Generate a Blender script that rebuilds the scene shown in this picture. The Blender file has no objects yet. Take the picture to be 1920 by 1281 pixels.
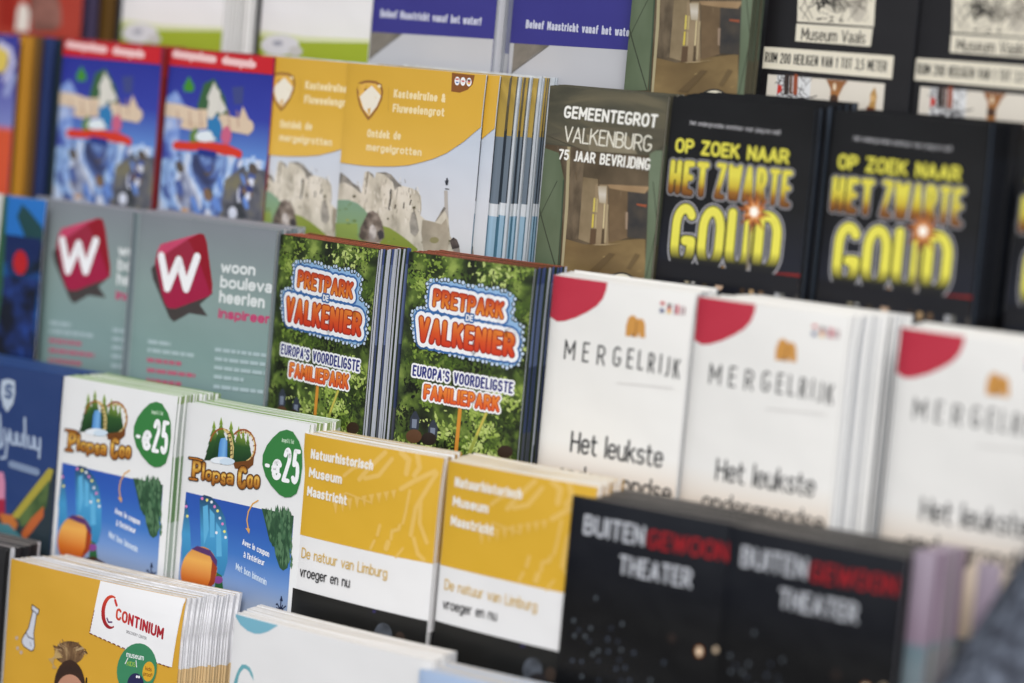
import bpy, bmesh, math, random, bisect
from mathutils import Vector, Matrix
random.seed(7)
SC = bpy.context.scene
COL = SC.collection
rad = math.radians

# ---------------------------------------------------------------- frame of the rack
# u runs right along the rack, v up along the leaning covers, n out towards the viewer (metres)
TAU = rad(12.0)
Z0 = 1.30
def W3(u, v, n):
    return Vector((u, v*math.sin(TAU) - n*math.cos(TAU), v*math.cos(TAU) + n*math.sin(TAU) + Z0))
def WD(d):
    return W3(*d) - W3(0, 0, 0)
CAM = Vector((0.8675484407, 0.1567520816, 1.3352110275))
CB = Matrix(((0.83067851902, 0.126384659, -0.542217775439),
             (0.0868871385855, -0.991389173968, -0.0979700509732),
             (-0.549930743989, 0.0342698658526, -0.834506892189)))
FPX, CX, CY = 5000.0, 960.0, 640.5

# ---------------------------------------------------------------- camera
cam_d = bpy.data.cameras.new('camera')
cam = bpy.data.objects.new('camera', cam_d)
COL.objects.link(cam)
SC.camera = cam
cam_d.sensor_width = 36.0
cam_d.lens = FPX/1920*36
cam_d.clip_start = 0.02
cam_d.clip_end = 300
x_ = WD(CB.col[0]); y_ = WD(-CB.col[1]); z_ = WD(-CB.col[2])
M = Matrix((x_, y_, z_)).transposed().to_4x4()
M.translation = W3(*CAM)
cam.matrix_world = M
cam_d.dof.use_dof = True
cam_d.dof.focus_distance = 1.65
cam_d.dof.aperture_fstop = 2.0
cam_d.dof.aperture_blades = 0

# ---------------------------------------------------------------- world, sun, exposure
wd = bpy.data.worlds.new('World'); SC.world = wd; wd.use_nodes = True
nt = wd.node_tree
bg = nt.nodes['Background']
sky = nt.nodes.new('ShaderNodeTexSky'); sky.sky_type = 'NISHITA'; sky.sun_disc = False
SUN_EL, SUN_AZ = rad(48), rad(143)      # azimuth measured clockwise from +Y
sky.sun_elevation = SUN_EL; sky.sun_rotation = SUN_AZ
sky.dust_density = 3.0; sky.air_density = 1.0; sky.ozone_density = 1.0
hs = nt.nodes.new('ShaderNodeHueSaturation'); hs.inputs['Saturation'].default_value = 0.25
nt.links.new(sky.outputs[0], hs.inputs['Color']); nt.links.new(hs.outputs[0], bg.inputs['Color'])
bg.inputs['Strength'].default_value = 0.11
sd = bpy.data.lights.new('sun', 'SUN'); sd.energy = 1.5; sd.angle = rad(25); sd.color = (1.0, 0.965, 0.92)
sun = bpy.data.objects.new('sun', sd); COL.objects.link(sun)
sdir = Vector((math.sin(SUN_AZ)*math.cos(SUN_EL), math.cos(SUN_AZ)*math.cos(SUN_EL), math.sin(SUN_EL)))
sun.rotation_euler = sdir.to_track_quat('Z', 'Y').to_euler()
sun.location = (1.5, -2, 4)
SC.view_settings.view_transform = 'Standard'
SC.view_settings.look = 'None'
SC.view_settings.exposure = 0.2
SC.view_settings.gamma = 1.0
SC.view_settings.use_curve_mapping = False
SC.render.engine = 'CYCLES'
SC.cycles.max_bounces = 8

# ---------------------------------------------------------------- materials
def lin(c):
    o = []
    for x in c[:3]:
        x /= 255.0
        o.append(x/12.92 if x <= 0.04045 else ((x+0.055)/1.055)**2.4)
    return tuple(o) + (1.0,)
_m = {}
def _new(name, rough, spec=0.4):
    m = bpy.data.materials.new(name); m.use_nodes = True
    b = m.node_tree.nodes['Principled BSDF']
    b.inputs['Roughness'].default_value = rough
    b.inputs['Specular IOR Level'].default_value = spec
    return m, b
def paperbump(m, b, k=0.14):
    n = m.node_tree; tc = n.nodes.new('ShaderNodeTexCoord')
    t = n.nodes.new('ShaderNodeTexNoise'); t.inputs['Scale'].default_value = 22; t.inputs['Detail'].default_value = 2
    bp = n.nodes.new('ShaderNodeBump'); bp.inputs['Strength'].default_value = k; bp.inputs['Distance'].default_value = 0.01
    n.links.new(tc.outputs['Object'], t.inputs['Vector']); n.links.new(t.outputs[0], bp.inputs['Height'])
    n.links.new(bp.outputs[0], b.inputs['Normal'])
def ink(c, rough=0.31):
    k = ('i', c, rough)
    if k not in _m:
        m, b = _new('printed_ink', rough); b.inputs['Base Color'].default_value = lin(c); paperbump(m, b); _m[k] = m
    return _m[k]
def grad(stops, axis='y', rough=0.31):
    """printed colour blend; stops = [(pos, rgb)], along the element's own box (y: 0 bottom .. 1 top)"""
    k = ('g', tuple(stops), axis, rough)
    if k not in _m:
        m, b = _new('printed_blend', rough); n = m.node_tree
        a = n.nodes.new('ShaderNodeAttribute'); a.attribute_name = 'st'
        s = n.nodes.new('ShaderNodeSeparateXYZ'); r = n.nodes.new('ShaderNodeValToRGB')
        n.links.new(a.outputs['Vector'], s.inputs[0]); n.links.new(s.outputs['Y' if axis == 'y' else 'X'], r.inputs[0])
        ramp(r, stops); n.links.new(r.outputs[0], b.inputs['Base Color']); paperbump(m, b); _m[k] = m
    return _m[k]
def ramp(r, stops, interp='LINEAR'):
    e = r.color_ramp.elements
    while len(e) < len(stops): e.new(0.5)
    for i, (p, c) in enumerate(stops):
        e[i].position = p; e[i].color = lin(c)
    r.color_ramp.interpolation = interp
def noise(stops, scale=60, detail=4, rough=0.4, stretch=(1, 1, 1), dist=0.0):
    k = ('n', tuple(stops), scale, detail, rough, stretch, dist)
    if k not in _m:
        m, b = _new('printed_photo', rough); n = m.node_tree
        tc = n.nodes.new('ShaderNodeTexCoord'); mp = n.nodes.new('ShaderNodeMapping'); mp.inputs['Scale'].default_value = stretch
        t = n.nodes.new('ShaderNodeTexNoise'); t.inputs['Scale'].default_value = scale; t.inputs['Detail'].default_value = detail
        t.inputs['Distortion'].default_value = dist
        r = n.nodes.new('ShaderNodeValToRGB'); ramp(r, stops)
        n.links.new(tc.outputs['Object'], mp.inputs[0]); n.links.new(mp.outputs[0], t.inputs['Vector'])
        n.links.new(t.outputs[0], r.inputs[0]); n.links.new(r.outputs[0], b.inputs['Base Color']); paperbump(m, b); _m[k] = m
    return _m[k]
def edges(bands, white=0.5, pale=(222, 224, 228), dark=None):
    """page-edge paper: bands down the edge [(mm from the foot, rgb)], each copy a little lighter or darker"""
    k = ('e', tuple(bands), white, pale, dark)
    if k not in _m:
        m, b = _new('page_edges', 0.55, 0.3); n = m.node_tree
        tc = n.nodes.new('ShaderNodeTexCoord'); s = n.nodes.new('ShaderNodeSeparateXYZ')
        mr = n.nodes.new('ShaderNodeMapRange'); mr.inputs['From Max'].default_value = 0.25
        r = n.nodes.new('ShaderNodeValToRGB'); ramp(r, [(p/250.0, c) for p, c in bands], 'CONSTANT')
        n.links.new(tc.outputs['Object'], s.inputs[0]); n.links.new(s.outputs['Y'], mr.inputs[0]); n.links.new(mr.outputs[0], r.inputs[0])
        oi = n.nodes.new('ShaderNodeObjectInfo'); lt = n.nodes.new('ShaderNodeMath'); lt.operation = 'LESS_THAN'
        lt.inputs[1].default_value = white; n.links.new(oi.outputs['Random'], lt.inputs[0])
        mx = n.nodes.new('ShaderNodeMix'); mx.data_type = 'RGBA'
        n.links.new(lt.outputs[0], mx.inputs['Factor']); n.links.new(r.outputs[0], mx.inputs['A']); mx.inputs['B'].default_value = lin(pale)
        src = mx.outputs['Result']
        # fine leaf lines across the thickness
        w = n.nodes.new('ShaderNodeTexNoise'); w.inputs['Scale'].default_value = 1.0
        mp = n.nodes.new('ShaderNodeMapping'); mp.inputs['Scale'].default_value = (30, 4, 2600)
        n.links.new(tc.outputs['Object'], mp.inputs[0]); n.links.new(mp.outputs[0], w.inputs['Vector'])
        mr2 = n.nodes.new('ShaderNodeMapRange'); mr2.inputs['From Min'].default_value = 0.3; mr2.inputs['From Max'].default_value = 0.7
        mr2.inputs['To Min'].default_value = 0.7; mr2.inputs['To Max'].default_value = 1.05
        n.links.new(w.outputs[0], mr2.inputs[0])
        mu = n.nodes.new('ShaderNodeMix'); mu.data_type = 'RGBA'; mu.blend_type = 'MULTIPLY'; mu.inputs['Factor'].default_value = 1
        n.links.new(src, mu.inputs['A']); n.links.new(mr2.outputs[0], mu.inputs['B'])
        n.links.new(mu.outputs['Result'], b.inputs['Base Color']); _m[k] = m
    return _m[k]

# ---------------------------------------------------------------- placing a brochure
B_ROW = 0.045                                     # every tier stands 45 mm further out than the one above
TOPS = {1: 0.2687, 2: 0.155, 3: 0.0455, 4: -0.066, 5: -0.1775}
class Place:
    """where one brochure stands: upper left corner (u, v), depth n, turned by yaw about its left edge"""
    def __init__(s, u, row, top=None, dn=0.0, yaw=0.0, h=0.210, roll=0.0):
        s.row = row; s.u = u; s.top = TOPS[row] if top is None else top; s.n = (row-3)*B_ROW + dn; s.h = h
        a = rad(yaw); r = rad(roll)
        U = Vector((math.cos(a), 0, -math.sin(a))); N = Vector((math.sin(a), 0, math.cos(a))); V = Vector((0, 1, 0))
        s.U = U*math.cos(r) + V*math.sin(r); s.V = V*math.cos(r) - U*math.sin(r); s.N = N
        s.P = Vector((s.u, s.top, s.n))
    def local(s, x, y):                            # photo pixel -> mm-scale point on this cover (x right, y up from its foot)
        d = CB @ Vector(((x-CX)/FPX, (y-CY)/FPX, 1.0))
        t = (s.P - CAM).dot(s.N)/d.dot(s.N)
        q = CAM + d*t - s.P
        return q.dot(s.U), q.dot(s.V) + s.h
    def matrix(s, du=0.0, dv=0.0, dn=0.0):
        p = s.P - s.V*s.h + s.U*du + s.V*dv + s.N*dn
        m = Matrix((WD(s.U), WD(s.V), WD(s.N))).transposed().to_4x4()
        m.translation = W3(*p)
        return m

def grid(W):
    xs = []; x = 0.0015
    while x < W-0.001: xs.append(x); x += 0.0018 if x < 0.008 else 0.006
    return xs
CURL_H = 0.036                                     # the free top of each leaf curls over this height
def rows(H):
    return [H-CURL_H*(1-k/6) for k in range(6)]
def bend_fn(W, A, roll, H=0.210, curl=(0.0, 0.0)):
    def f(x, y=0.0):
        q = min(max(x/W, 0), 1); t = max(0.0, (y-(H-CURL_H))/CURL_H)
        return A*4*q*(1-q) - roll*math.exp(-max(x, 0)/0.004) + t*t*(curl[0]*(1-q) + curl[1]*q)
    return f

# ---------------------------------------------------------------- printed artwork
class Art:
    """collects the flat printed shapes of one cover; every part becomes one mesh following the cover's bend"""
    def __init__(s, place, W, H=0.210, A=0.0012, roll=0.0012, curl=(.0004, -.0006)):
        s.pl = place; s.W = W; s.H = H; s.f = bend_fn(W, A, roll, H, curl); s.A = A; s.roll = roll
        s.parts = []; s.z = 0.00004; s.o = (0.0, 0.0, 1.0)
    def fr(s, x0, y0, k): s.o = (x0, y0, k); return s
    def L(s, p): return s.pl.local(s.o[0] + p[0]/s.o[2], s.o[1] + p[1]/s.o[2])
    def part(s, name):
        bm = bmesh.new(); bm.verts.layers.float_vector.new('st')
        s.parts.append((name, bm, [])); return s
    def _mi(s, m):
        ms = s.parts[-1][2]
        if m not in ms: ms.append(m)
        return ms.index(m)
    def _faces(s, polys, m, box=None, dz=0.0):
        bm = s.parts[-1][1]; st = bm.verts.layers.float_vector['st']; mi = s._mi(m)
        if box is None:
            xs = [p[0] for q in polys for p in q]; ys = [p[1] for q in polys for p in q]
            box = (min(xs), min(ys), max(xs), max(ys))
        w = max(box[2]-box[0], 1e-6); h = max(box[3]-box[1], 1e-6)
        for i, q in enumerate(polys):
            z = s.z + dz*(i if len(polys) > 1 else 0)
            vs = [bm.verts.new((x, y, z)) for x, y in q]
            for v in vs: v[st] = ((v.co.x-box[0])/w, (v.co.y-box[1])/h, 0)
            try: f = bm.faces.new(vs)
            except ValueError: continue
            f.normal_update()
            if f.normal.z < 0: f.normal_flip()
            f.material_index = mi
        s.z += 0.000018 + abs(dz)*len(polys)
    def poly(s, pts, m): s._faces([[s.L(p) for p in pts]], m)
    def polys(s, L, m): s._faces([[s.L(p) for p in q] for q in L], m, dz=2e-6)
    def mm(s, pts, m): s._faces([[(x/1000, s.H + y/1000) for x, y in pts]], m)      # mm from the top left corner
    def ell(s, c, rx, ry, m, rot=0.0, n=28):
        a = rad(rot); pts = []
        for i in range(n):
            t = 2*math.pi*i/n; x, y = rx*math.cos(t), ry*math.sin(t)
            pts.append((c[0]+x*math.cos(a)-y*math.sin(a), c[1]+x*math.sin(a)+y*math.cos(a)))
        s.poly(pts, m)
    def caps(s, segs, r, m, dz=3e-6, n=5):
        """round-ended bars of radius r (metres on the cover)"""
        out = []
        for (ax, ay), (bx, by) in segs:
            t = math.atan2(by-ay, bx-ax); q = []
            for i in range(n+1):
                g = t + math.pi/2 + math.pi*i/n; q.append((ax+r*math.cos(g), ay+r*math.sin(g)))
            for i in range(n+1):
                g = t - math.pi/2 + math.pi*i/n; q.append((bx+r*math.cos(g), by+r*math.sin(g)))
            out.append(q)
        random.shuffle(out)
        s._faces(out, m, dz=dz)
    def stroke(s, pts, w, m, taper=None):
        a = [s.L(p) for p in pts]
        b0 = s.L(pts[0]); b1 = s.L((pts[0][0]+w/2, pts[0][1])); r = abs(b1[0]-b0[0]) or 1e-4
        s.caps(list(zip(a[:-1], a[1:])), r, m)
    def finish(s):
        out = []; zk = min(1.0, .0006/s.z)             # ink lies within half a millimetre of the paper
        for name, bm, mats in s.parts:
            if not bm.faces: bm.free(); continue
            bmesh.ops.triangulate(bm, faces=bm.faces[:])
            e = 0.00015
            for co, no in (((e, 0, 0), (-1, 0, 0)), ((s.W-e, 0, 0), (1, 0, 0)), ((0, e, 0), (0, -1, 0)), ((0, s.H-e, 0), (0, 1, 0))):
                bmesh.ops.bisect_plane(bm, geom=bm.verts[:]+bm.edges[:]+bm.faces[:], plane_co=co, plane_no=no, clear_outer=True, dist=1e-7)
            gx = [0.0] + grid(s.W) + [s.W]
            for x in gx[1:-1]:
                bmesh.ops.bisect_plane(bm, geom=bm.verts[:]+bm.edges[:]+bm.faces[:], plane_co=(x, 0, 0), plane_no=(1, 0, 0), dist=1e-7)
            gy = [0.0] + rows(s.H) + [s.H]
            for y in gy[1:-1]:
                bmesh.ops.bisect_plane(bm, geom=bm.verts[:]+bm.edges[:]+bm.faces[:], plane_co=(0, y, 0), plane_no=(0, 1, 0), dist=1e-7)
            for v in bm.verts:                          # same facets as the cover underneath
                k = min(max(bisect.bisect_right(gx, v.co.x)-1, 0), len(gx)-2)
                t = (v.co.x-gx[k])/(gx[k+1]-gx[k]); j = min(max(bisect.bisect_right(gy, v.co.y)-1, 0), len(gy)-2); r = (v.co.y-gy[j])/(gy[j+1]-gy[j])
                fy = lambda x: s.f(x, gy[j])*(1-r) + s.f(x, gy[j+1])*r
                v.co.z = .00006 + v.co.z*zk + fy(gx[k])*(1-t) + fy(gx[k+1])*t
            me = bpy.data.meshes.new(name); bm.to_mesh(me); bm.free()
            for m in mats: me.materials.append(m)
            out.append((name, me))
        return out

# ---------------------------------------------------------------- paper bodies
def sheet_mesh(name, W, H, f, z0, z1, mats, top_mat=1, side_mat=2):
    """bent slab from depth z0 (front) back to z1; faces: 0 cover, 1 top edge, 2 side edges"""
    bm = bmesh.new(); xs = [0.0] + grid(W) + [W]
    ys = [0.0] + rows(H) + [H]; nx, ny = len(xs), len(ys)
    fr = [[bm.verts.new((x, y, f(x, y)+z0)) for y in ys] for x in xs]; bk = [[bm.verts.new((x, y, f(x, y)+z1)) for y in ys] for x in xs]
    def F(vs, m, sm=False):
        q = bm.faces.new(vs); q.material_index = m; q.smooth = sm
    for i in range(nx-1):
        for j in range(ny-1):
            F((fr[i][j], fr[i+1][j], fr[i+1][j+1], fr[i][j+1]), 0); F((bk[i][j], bk[i][j+1], bk[i+1][j+1], bk[i+1][j]), 0)
        F((fr[i][-1], fr[i+1][-1], bk[i+1][-1], bk[i][-1]), top_mat); F((fr[i][0], bk[i][0], bk[i+1][0], fr[i+1][0]), top_mat)
    for j in range(ny-1):
        F((fr[0][j], fr[0][j+1], bk[0][j+1], bk[0][j]), side_mat); F((fr[-1][j], bk[-1][j], bk[-1][j+1], fr[-1][j+1]), side_mat)
    me = bpy.data.meshes.new(name); bm.to_mesh(me); bm.free()
    for m in mats: me.materials.append(m)
    return me
def link(name, me, parent=None):
    o = bpy.data.objects.new(name, me); COL.objects.link(o)
    if parent: o.parent = parent
    return o
class Kind:
    """one brochure design: cover, pages and print, shared by all its copies"""
    def __init__(s, art, cover, top, side, name='brochure', t=0.0022, back=None):
        s.art = art; s.W = art.W; s.H = art.H; s.t = t; s.name = name
        s.cover = sheet_mesh('cover', s.W, s.H, art.f, 0, -0.00025, [cover, cover, cover])
        s.pages = sheet_mesh('pages', s.W-0.0006, s.H-0.0006, art.f, -0.0004, -t+0.0001, [ink((225, 225, 225)), top, side])
        s.slab = sheet_mesh('brochure', s.W, s.H, art.f, 0, -t*0.985, [back or cover, top, side])
        s.prints = art.finish()
    def full(s, place, label, group=None, cat='brochure', off=(0, 0, 0), prints=None):
        r = bpy.data.objects.new(s.name, None); COL.objects.link(r); r.empty_display_size = 0.02
        r.matrix_world = place.matrix(*off)
        r['label'] = label; r['category'] = cat
        if group: r['group'] = group
        c = link('cover', s.cover, r)
        p = link('pages', s.pages, r)
        for n, me in s.prints: link(n, me, c)
        return r
    def stack(s, place, n, label, group, fan=0.0003, start=1, jit=0.0003, cat='brochure', rise=None, gap=1.0, colors=None):
        rise = RISE if rise is None else rise
        rr = random.Random(sum(map(ord, label)) + n)
        d = s.t*gap*(start-1); du = fan*(start-1)
        for i in range(start, start+n):
            th = rr.uniform(.6, 1.4); d += s.t*gap*(th if i > start else 1); du += fan*rr.uniform(.4, 1.6)
            out = rr.uniform(.0008, .0018) if rr.random() < .12 else 0.0
            me = s.slab
            if colors:                                  # copies of other colours in the same pocket
                me = s.slab.copy(); c = colors[(i-start) % len(colors)]
                for k in range(3): me.materials[k] = ink(c, .5)
            o = link(s.name, me)
            o.matrix_world = place.matrix(du + rr.uniform(-jit, jit) + out, d*rise + rr.uniform(-jit, jit)*0.8 + out*.4, -d) @ Matrix.Diagonal((1, 1, th*.97, 1))
            o.matrix_world = o.matrix_world @ Matrix.Rotation(rad(rr.uniform(-.22, .22)), 4, 'Z') @ Matrix.Rotation(rad(rr.uniform(-.12, .12)), 4, 'Y')
            o['label'] = label; o['category'] = cat; o['group'] = group

RISE = .06
BLK = (24, 24, 26)
# ---------------------------------------------------------------- hand-built stroke lettering
def _arc(cx, cy, rx, ry, a0, a1, n=9):
    return [(cx+rx*math.cos(rad(a0+(a1-a0)*i/n)), cy+ry*math.sin(rad(a0+(a1-a0)*i/n))) for i in range(n+1)]
def _stad(w, x0, y0, y1, r=None):               # closed upright round
    r = (y1-y0)*.32 if r is None else r; c = x0+w/2
    return _arc(c, y1-r, w/2, r, 0, 180, 10) + _arc(c, y0+r, w/2, r, 180, 360, 10) + [(x0+w, y1-r)]
def _glyphs():
    G = {}; X = .70
    G['A'] = [[(0, 0), (.27, 1), (.54, 0)], [(.09, .3), (.45, .3)]]
    G['B'] = [[(0, 0), (0, 1), (.26, 1)] + _arc(.26, .77, .2, .23, 90, -90) + [(0, .54)], [(.26, .54)] + _arc(.26, .27, .24, .27, 90, -90) + [(0, 0)]]
    cc = _arc(.26, .7, .26, .3, 38, 180) + _arc(.26, .3, .26, .3, 180, 345)
    G['C'] = [cc]
    G['D'] = [[(0, 0), (0, 1), (.2, 1)] + _arc(.2, .66, .32, .34, 90, 0) + _arc(.2, .34, .32, .34, 0, -90) + [(0, 0)]]
    G['E'] = [[(.42, 1), (0, 1), (0, 0), (.42, 0)], [(0, .52), (.36, .52)]]
    G['F'] = [[(.42, 1), (0, 1), (0, 0)], [(0, .5), (.36, .5)]]
    G['G'] = [cc + [(.52, .42), (.32, .42)]]
    G['H'] = [[(0, 0), (0, 1)], [(.5, 0), (.5, 1)], [(0, .52), (.5, .52)]]
    G['I'] = [[(0, 0), (0, 1)]]
    G['J'] = [[(.32, 1), (.32, .22)] + _arc(.19, .22, .13, .22, 0, -120)]
    G['K'] = [[(0, 0), (0, 1)], [(.48, 1), (.02, .44)], [(.17, .62), (.52, 0)]]
    G['L'] = [[(0, 1), (0, 0), (.4, 0)]]
    G['M'] = [[(0, 0), (0, 1), (.31, .3), (.62, 1), (.62, 0)]]
    G['N'] = [[(0, 0), (0, 1), (.5, 0), (.5, 1)]]
    G['O'] = [_stad(.54, 0, 0, 1, .34)]
    G['P'] = [[(0, 0), (0, 1), (.24, 1)] + _arc(.24, .73, .25, .27, 90, -90) + [(0, .46)]]
    G['R'] = G['P'] + [[(.24, .46), (.52, 0)]]
    G['S'] = [_arc(.25, .75, .24, .25, 25, 270) + _arc(.25, .25, .26, .25, 90, -155)]
    G['T'] = [[(0, 1), (.5, 1)], [(.25, 1), (.25, 0)]]
    G['U'] = [[(0, 1)] + _arc(.26, .28, .26, .28, 180, 360) + [(.52, 1)]]
    G['V'] = [[(0, 1), (.27, 0), (.54, 1)]]
    G['W'] = [[(0, 1), (.19, 0), (.38, .92), (.57, 0), (.76, 1)]]
    G['Y'] = [[(0, 1), (.26, .45), (.52, 1)], [(.26, .45), (.26, 0)]]
    G['Z'] = [[(0, 1), (.48, 1), (0, 0), (.5, 0)]]
    b = _stad(.42, 0, 0, X, .28)
    G['a'] = [_arc(.19, .52, .19, .19, 140, 0) + [(.38, 0)], [(.38, .38), (.2, .37)] + _arc(.18, .185, .18, .185, 95, 275) + [(.3, .03), (.38, .12)]]
    G['b'] = [b, [(0, 1.04), (0, 0)]]
    G['c'] = [_arc(.2, X-.25, .2, .25, 20, 180) + _arc(.2, .25, .2, .25, 180, 335)]
    G['d'] = [b, [(.42, 1.04), (.42, 0)]]
    G['e'] = [[(.02, .36), (.42, .36)] + _arc(.21, X-.27, .21, .27, 0, 180) + _arc(.21, .26, .21, .26, 180, 325)]
    G['f'] = [[(.1, 0), (.1, .84)] + _arc(.27, .84, .17, .18, 180, 80), [(0, .66), (.28, .66)]]
    G['g'] = [b, [(.42, X), (.42, -.08)] + _arc(.21, -.08, .21, .2, 0, -150)]
    G['h'] = [[(0, 0), (0, 1.04)], _arc(.2, X-.24, .2, .24, 180, 0) + [(.4, 0)]]
    G['i'] = [[(0, 0), (0, X)], [(0, .93), (0, .96)]]
    G['ï'] = [[(.08, 0), (.08, X)], [(0, .93), (0, .96)], [(.16, .93), (.16, .96)]]
    G['k'] = [[(0, 0), (0, 1.04)], [(.36, X), (.02, .3)], [(.12, .42), (.4, 0)]]
    G['l'] = [[(0, 0), (0, 1.04)]]
    G['m'] = [[(0, 0), (0, X)], _arc(.16, X-.2, .16, .2, 180, 0) + [(.32, 0)], _arc(.48, X-.2, .16, .2, 180, 0) + [(.64, 0)]]
    G['n'] = [[(0, 0), (0, X)], _arc(.2, X-.24, .2, .24, 180, 0) + [(.4, 0)]]
    G['o'] = [_stad(.44, 0, 0, X, .28)]
    G['p'] = [b, [(0, X), (0, -.28)]]
    G['r'] = [[(0, 0), (0, X)], _arc(.2, X-.24, .2, .24, 180, 70)]
    G['s'] = [_arc(.18, X-.18, .17, .18, 25, 270) + _arc(.18, .17, .19, .17, 90, -155)]
    G['t'] = [[(.1, .95)] + _arc(.26, .18, .16, .18, 180, 285), [(0, .68), (.28, .68)]]
    G['u'] = [[(0, X)] + _arc(.2, .24, .2, .24, 180, 360) + [(.4, X)], [(.4, X), (.4, 0)]]
    G['v'] = [[(0, X), (.2, 0), (.4, X)]]
    G['w'] = [[(0, X), (.15, 0), (.32, .62), (.49, 0), (.64, X)]]
    G['z'] = [[(0, X), (.36, X), (0, 0), (.38, 0)]]
    G['é'] = G['e'] + [[(.16, .82), (.3, .98)]]
    G['à'] = G['a'] + [[(.26, .82), (.12, .98)]]
    G['j'] = [[(.12, X), (.12, -.1)] + _arc(0, -.1, .12, .16, 0, -90), [(.12, .93), (.12, .96)]]
    G['y'] = [[(0, X), (.2, 0)], [(.4, X), (.12, -.26)]]
    G['x'] = [[(0, X), (.38, 0)], [(.38, X), (0, 0)]]
    G['q'] = [b, [(.42, X), (.42, -.28)]]
    G['0'] = [_stad(.48, 0, 0, 1, .34)]
    G['1'] = [[(0, .78), (.18, 1), (.18, 0)]]
    G['2'] = [_arc(.24, .74, .24, .26, 165, -25) + [(0, 0), (.5, 0)]]
    G['3'] = [_arc(.22, .76, .22, .24, 150, -80) , _arc(.22, .27, .25, .27, 80, -150)]
    G['5'] = [[(.44, 1), (.06, 1), (.03, .55)] + _arc(.22, .31, .25, .31, 120, -145)]
    G['7'] = [[(0, 1), (.46, 1), (.14, 0)]]
    G["'"] = [[(.02, 1), (0, .8)]]
    G[','] = [[(.04, .04), (0, -.12)]]
    G['!'] = [[(0, 1), (0, .32)], [(0, .02), (0, .04)]]
    G['|'] = [[(0, 1), (0, -.1)]]
    G['-'] = [[(0, .42), (.3, .42)]]
    G['&'] = [[(.52, 0), (.1, .74)] + _arc(.24, .8, .15, .2, 190, -30) + [(.08, .38)] + _arc(.22, .23, .2, .23, 150, 300) + [(.5, .42)]]
    G['€'] = [_arc(.34, .7, .26, .3, 20, 180) + _arc(.34, .3, .26, .3, 180, 340), [(0, .6), (.42, .6)], [(0, .42), (.42, .42)]]
    return G
GLY = _glyphs()
def gw(c): return .3 if c == ' ' else max(p[0] for s in GLY[c] for p in s)
def stroke_text(s, body, p0, p1, h, m, w=None, bold=0.0, outs=(), shear=0.0, top=None, gap=.07):
    """letters h high along the baseline p0-p1; w = stroke width / height; outs = (extra radius, ink), outermost first"""
    w = (.125 + bold*2.0) if w is None else w
    L0 = Vector(s.L(p0)); L1 = Vector(s.L(p1)); ht = s.L((p0[0]+0.08*h, p0[1]-h))[1] - L0.y
    ht1 = ht if top is None else s.L((p1[0]+0.08*top, p1[1]-top))[1] - L1.y
    px = abs(s.L((p0[0]+1, p0[1]))[0]-L0.x)
    wid = max((L1-L0).length, 1e-6); hm = (ht+ht1)/2; r = w*hm/2
    G_ = [gw(c)*(.8 if c == ' ' else 1) for c in body]; SW = sum(G_); n = len(body); single = SW < .01
    for _ in range(60):
        g = max(.55*r, gap*hm*min(1.0, wid/(hm*.75*n)))
        k = (wid - n*2*r - (n-1)*g)/max(SW, 1e-6)
        if single or .5*k >= 2.5*r: break
        r *= .95
    xs = []; x = r
    for q in G_: xs.append(x); x += q*k + 2*r + g
    segs = []
    for c, cx in zip(body, xs):
        if c == ' ': continue
        for st in GLY[c]:
            q = []
            for gx, gy in st:
                t = .5 if single else (cx+gx*k)/wid
                hh = ht + (ht1-ht)*t; p = L0 + (L1-L0)*t
                yy = r/hh + gy*(1-2*r/hh)
                q.append((p.x + shear*hh*yy, p.y + hh*yy))
            segs += list(zip(q[:-1], q[1:]))
    for e, mat in outs: s.caps(segs, r + e*px, mat, dz=6e-7, n=6)
    ys = [p[1] for a in segs for p in a]
    st = s.parts[-1][1]
    n0 = len(st.verts)
    s.caps(segs, r, m, dz=6e-7, n=6)
    # blend runs along the letter height and the line length
    lay = st.verts.layers.float_vector['st']; st.verts.ensure_lookup_table()
    for v in st.verts[n0:]:
        t = min(max((v.co.x-L0.x)/wid, 0), 1); base = L0.y+(L1.y-L0.y)*t; hh = ht+(ht1-ht)*t
        v[lay] = (t, min(max((v.co.y-base)/hh, 0), 1), 0)
Art.text = stroke_text
# ================================================================ tier 3: leafy amusement park brochure
def leaves(a, n, region, cols, size=(0.0012, 0.0034), seed=1, clump=14):
    r = random.Random(seed); x0, y0, x1, y1 = region
    groups = {c: [] for c in cols}
    cl = [(r.uniform(x0, x1), r.uniform(y0, y1), r.choice(cols), r.uniform(0.0025, 0.008)) for _ in range(clump*4)]
    for i in range(n):
        cx, cy, c, sp = r.choice(cl)
        if r.random() < 0.35: c = cols[max(0, min(len(cols)-1, cols.index(c)+r.choice((-1, 1, 1))))]
        x = r.gauss(cx, sp); y = r.gauss(cy, sp*0.7); s = r.uniform(*size); g = r.uniform(0, 6.28); q = s*r.uniform(.3, .6)
        pts = []
        for dx, dy in ((s, 0), (s*.3, q), (-s*.6, q*.7), (-s, 0), (-s*.5, -q*.8), (s*.4, -q)):
            pts.append((x/1000*0+x+dx*math.cos(g)-dy*math.sin(g), y+dx*math.sin(g)+dy*math.cos(g)))
        groups[c].append(pts)
    for c in cols:
        if groups[c]: a._faces(groups[c], ink(c), dz=4e-7)
PL_PRET2 = Place(-0.0815, 3, top=0.0455)
a = Art(PL_PRET2, 0.0925, A=0.0010, curl=(.0002, -.0010))
a.part('forest_picture')
a.mm([(0, 0), (93, 0), (93, -210), (0, -210)], noise([(0.32, (20, 25, 15)), (0.46, (44, 58, 26)), (0.57, (86, 108, 44)), (0.7, (146, 166, 82))], 70, 6))
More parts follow.
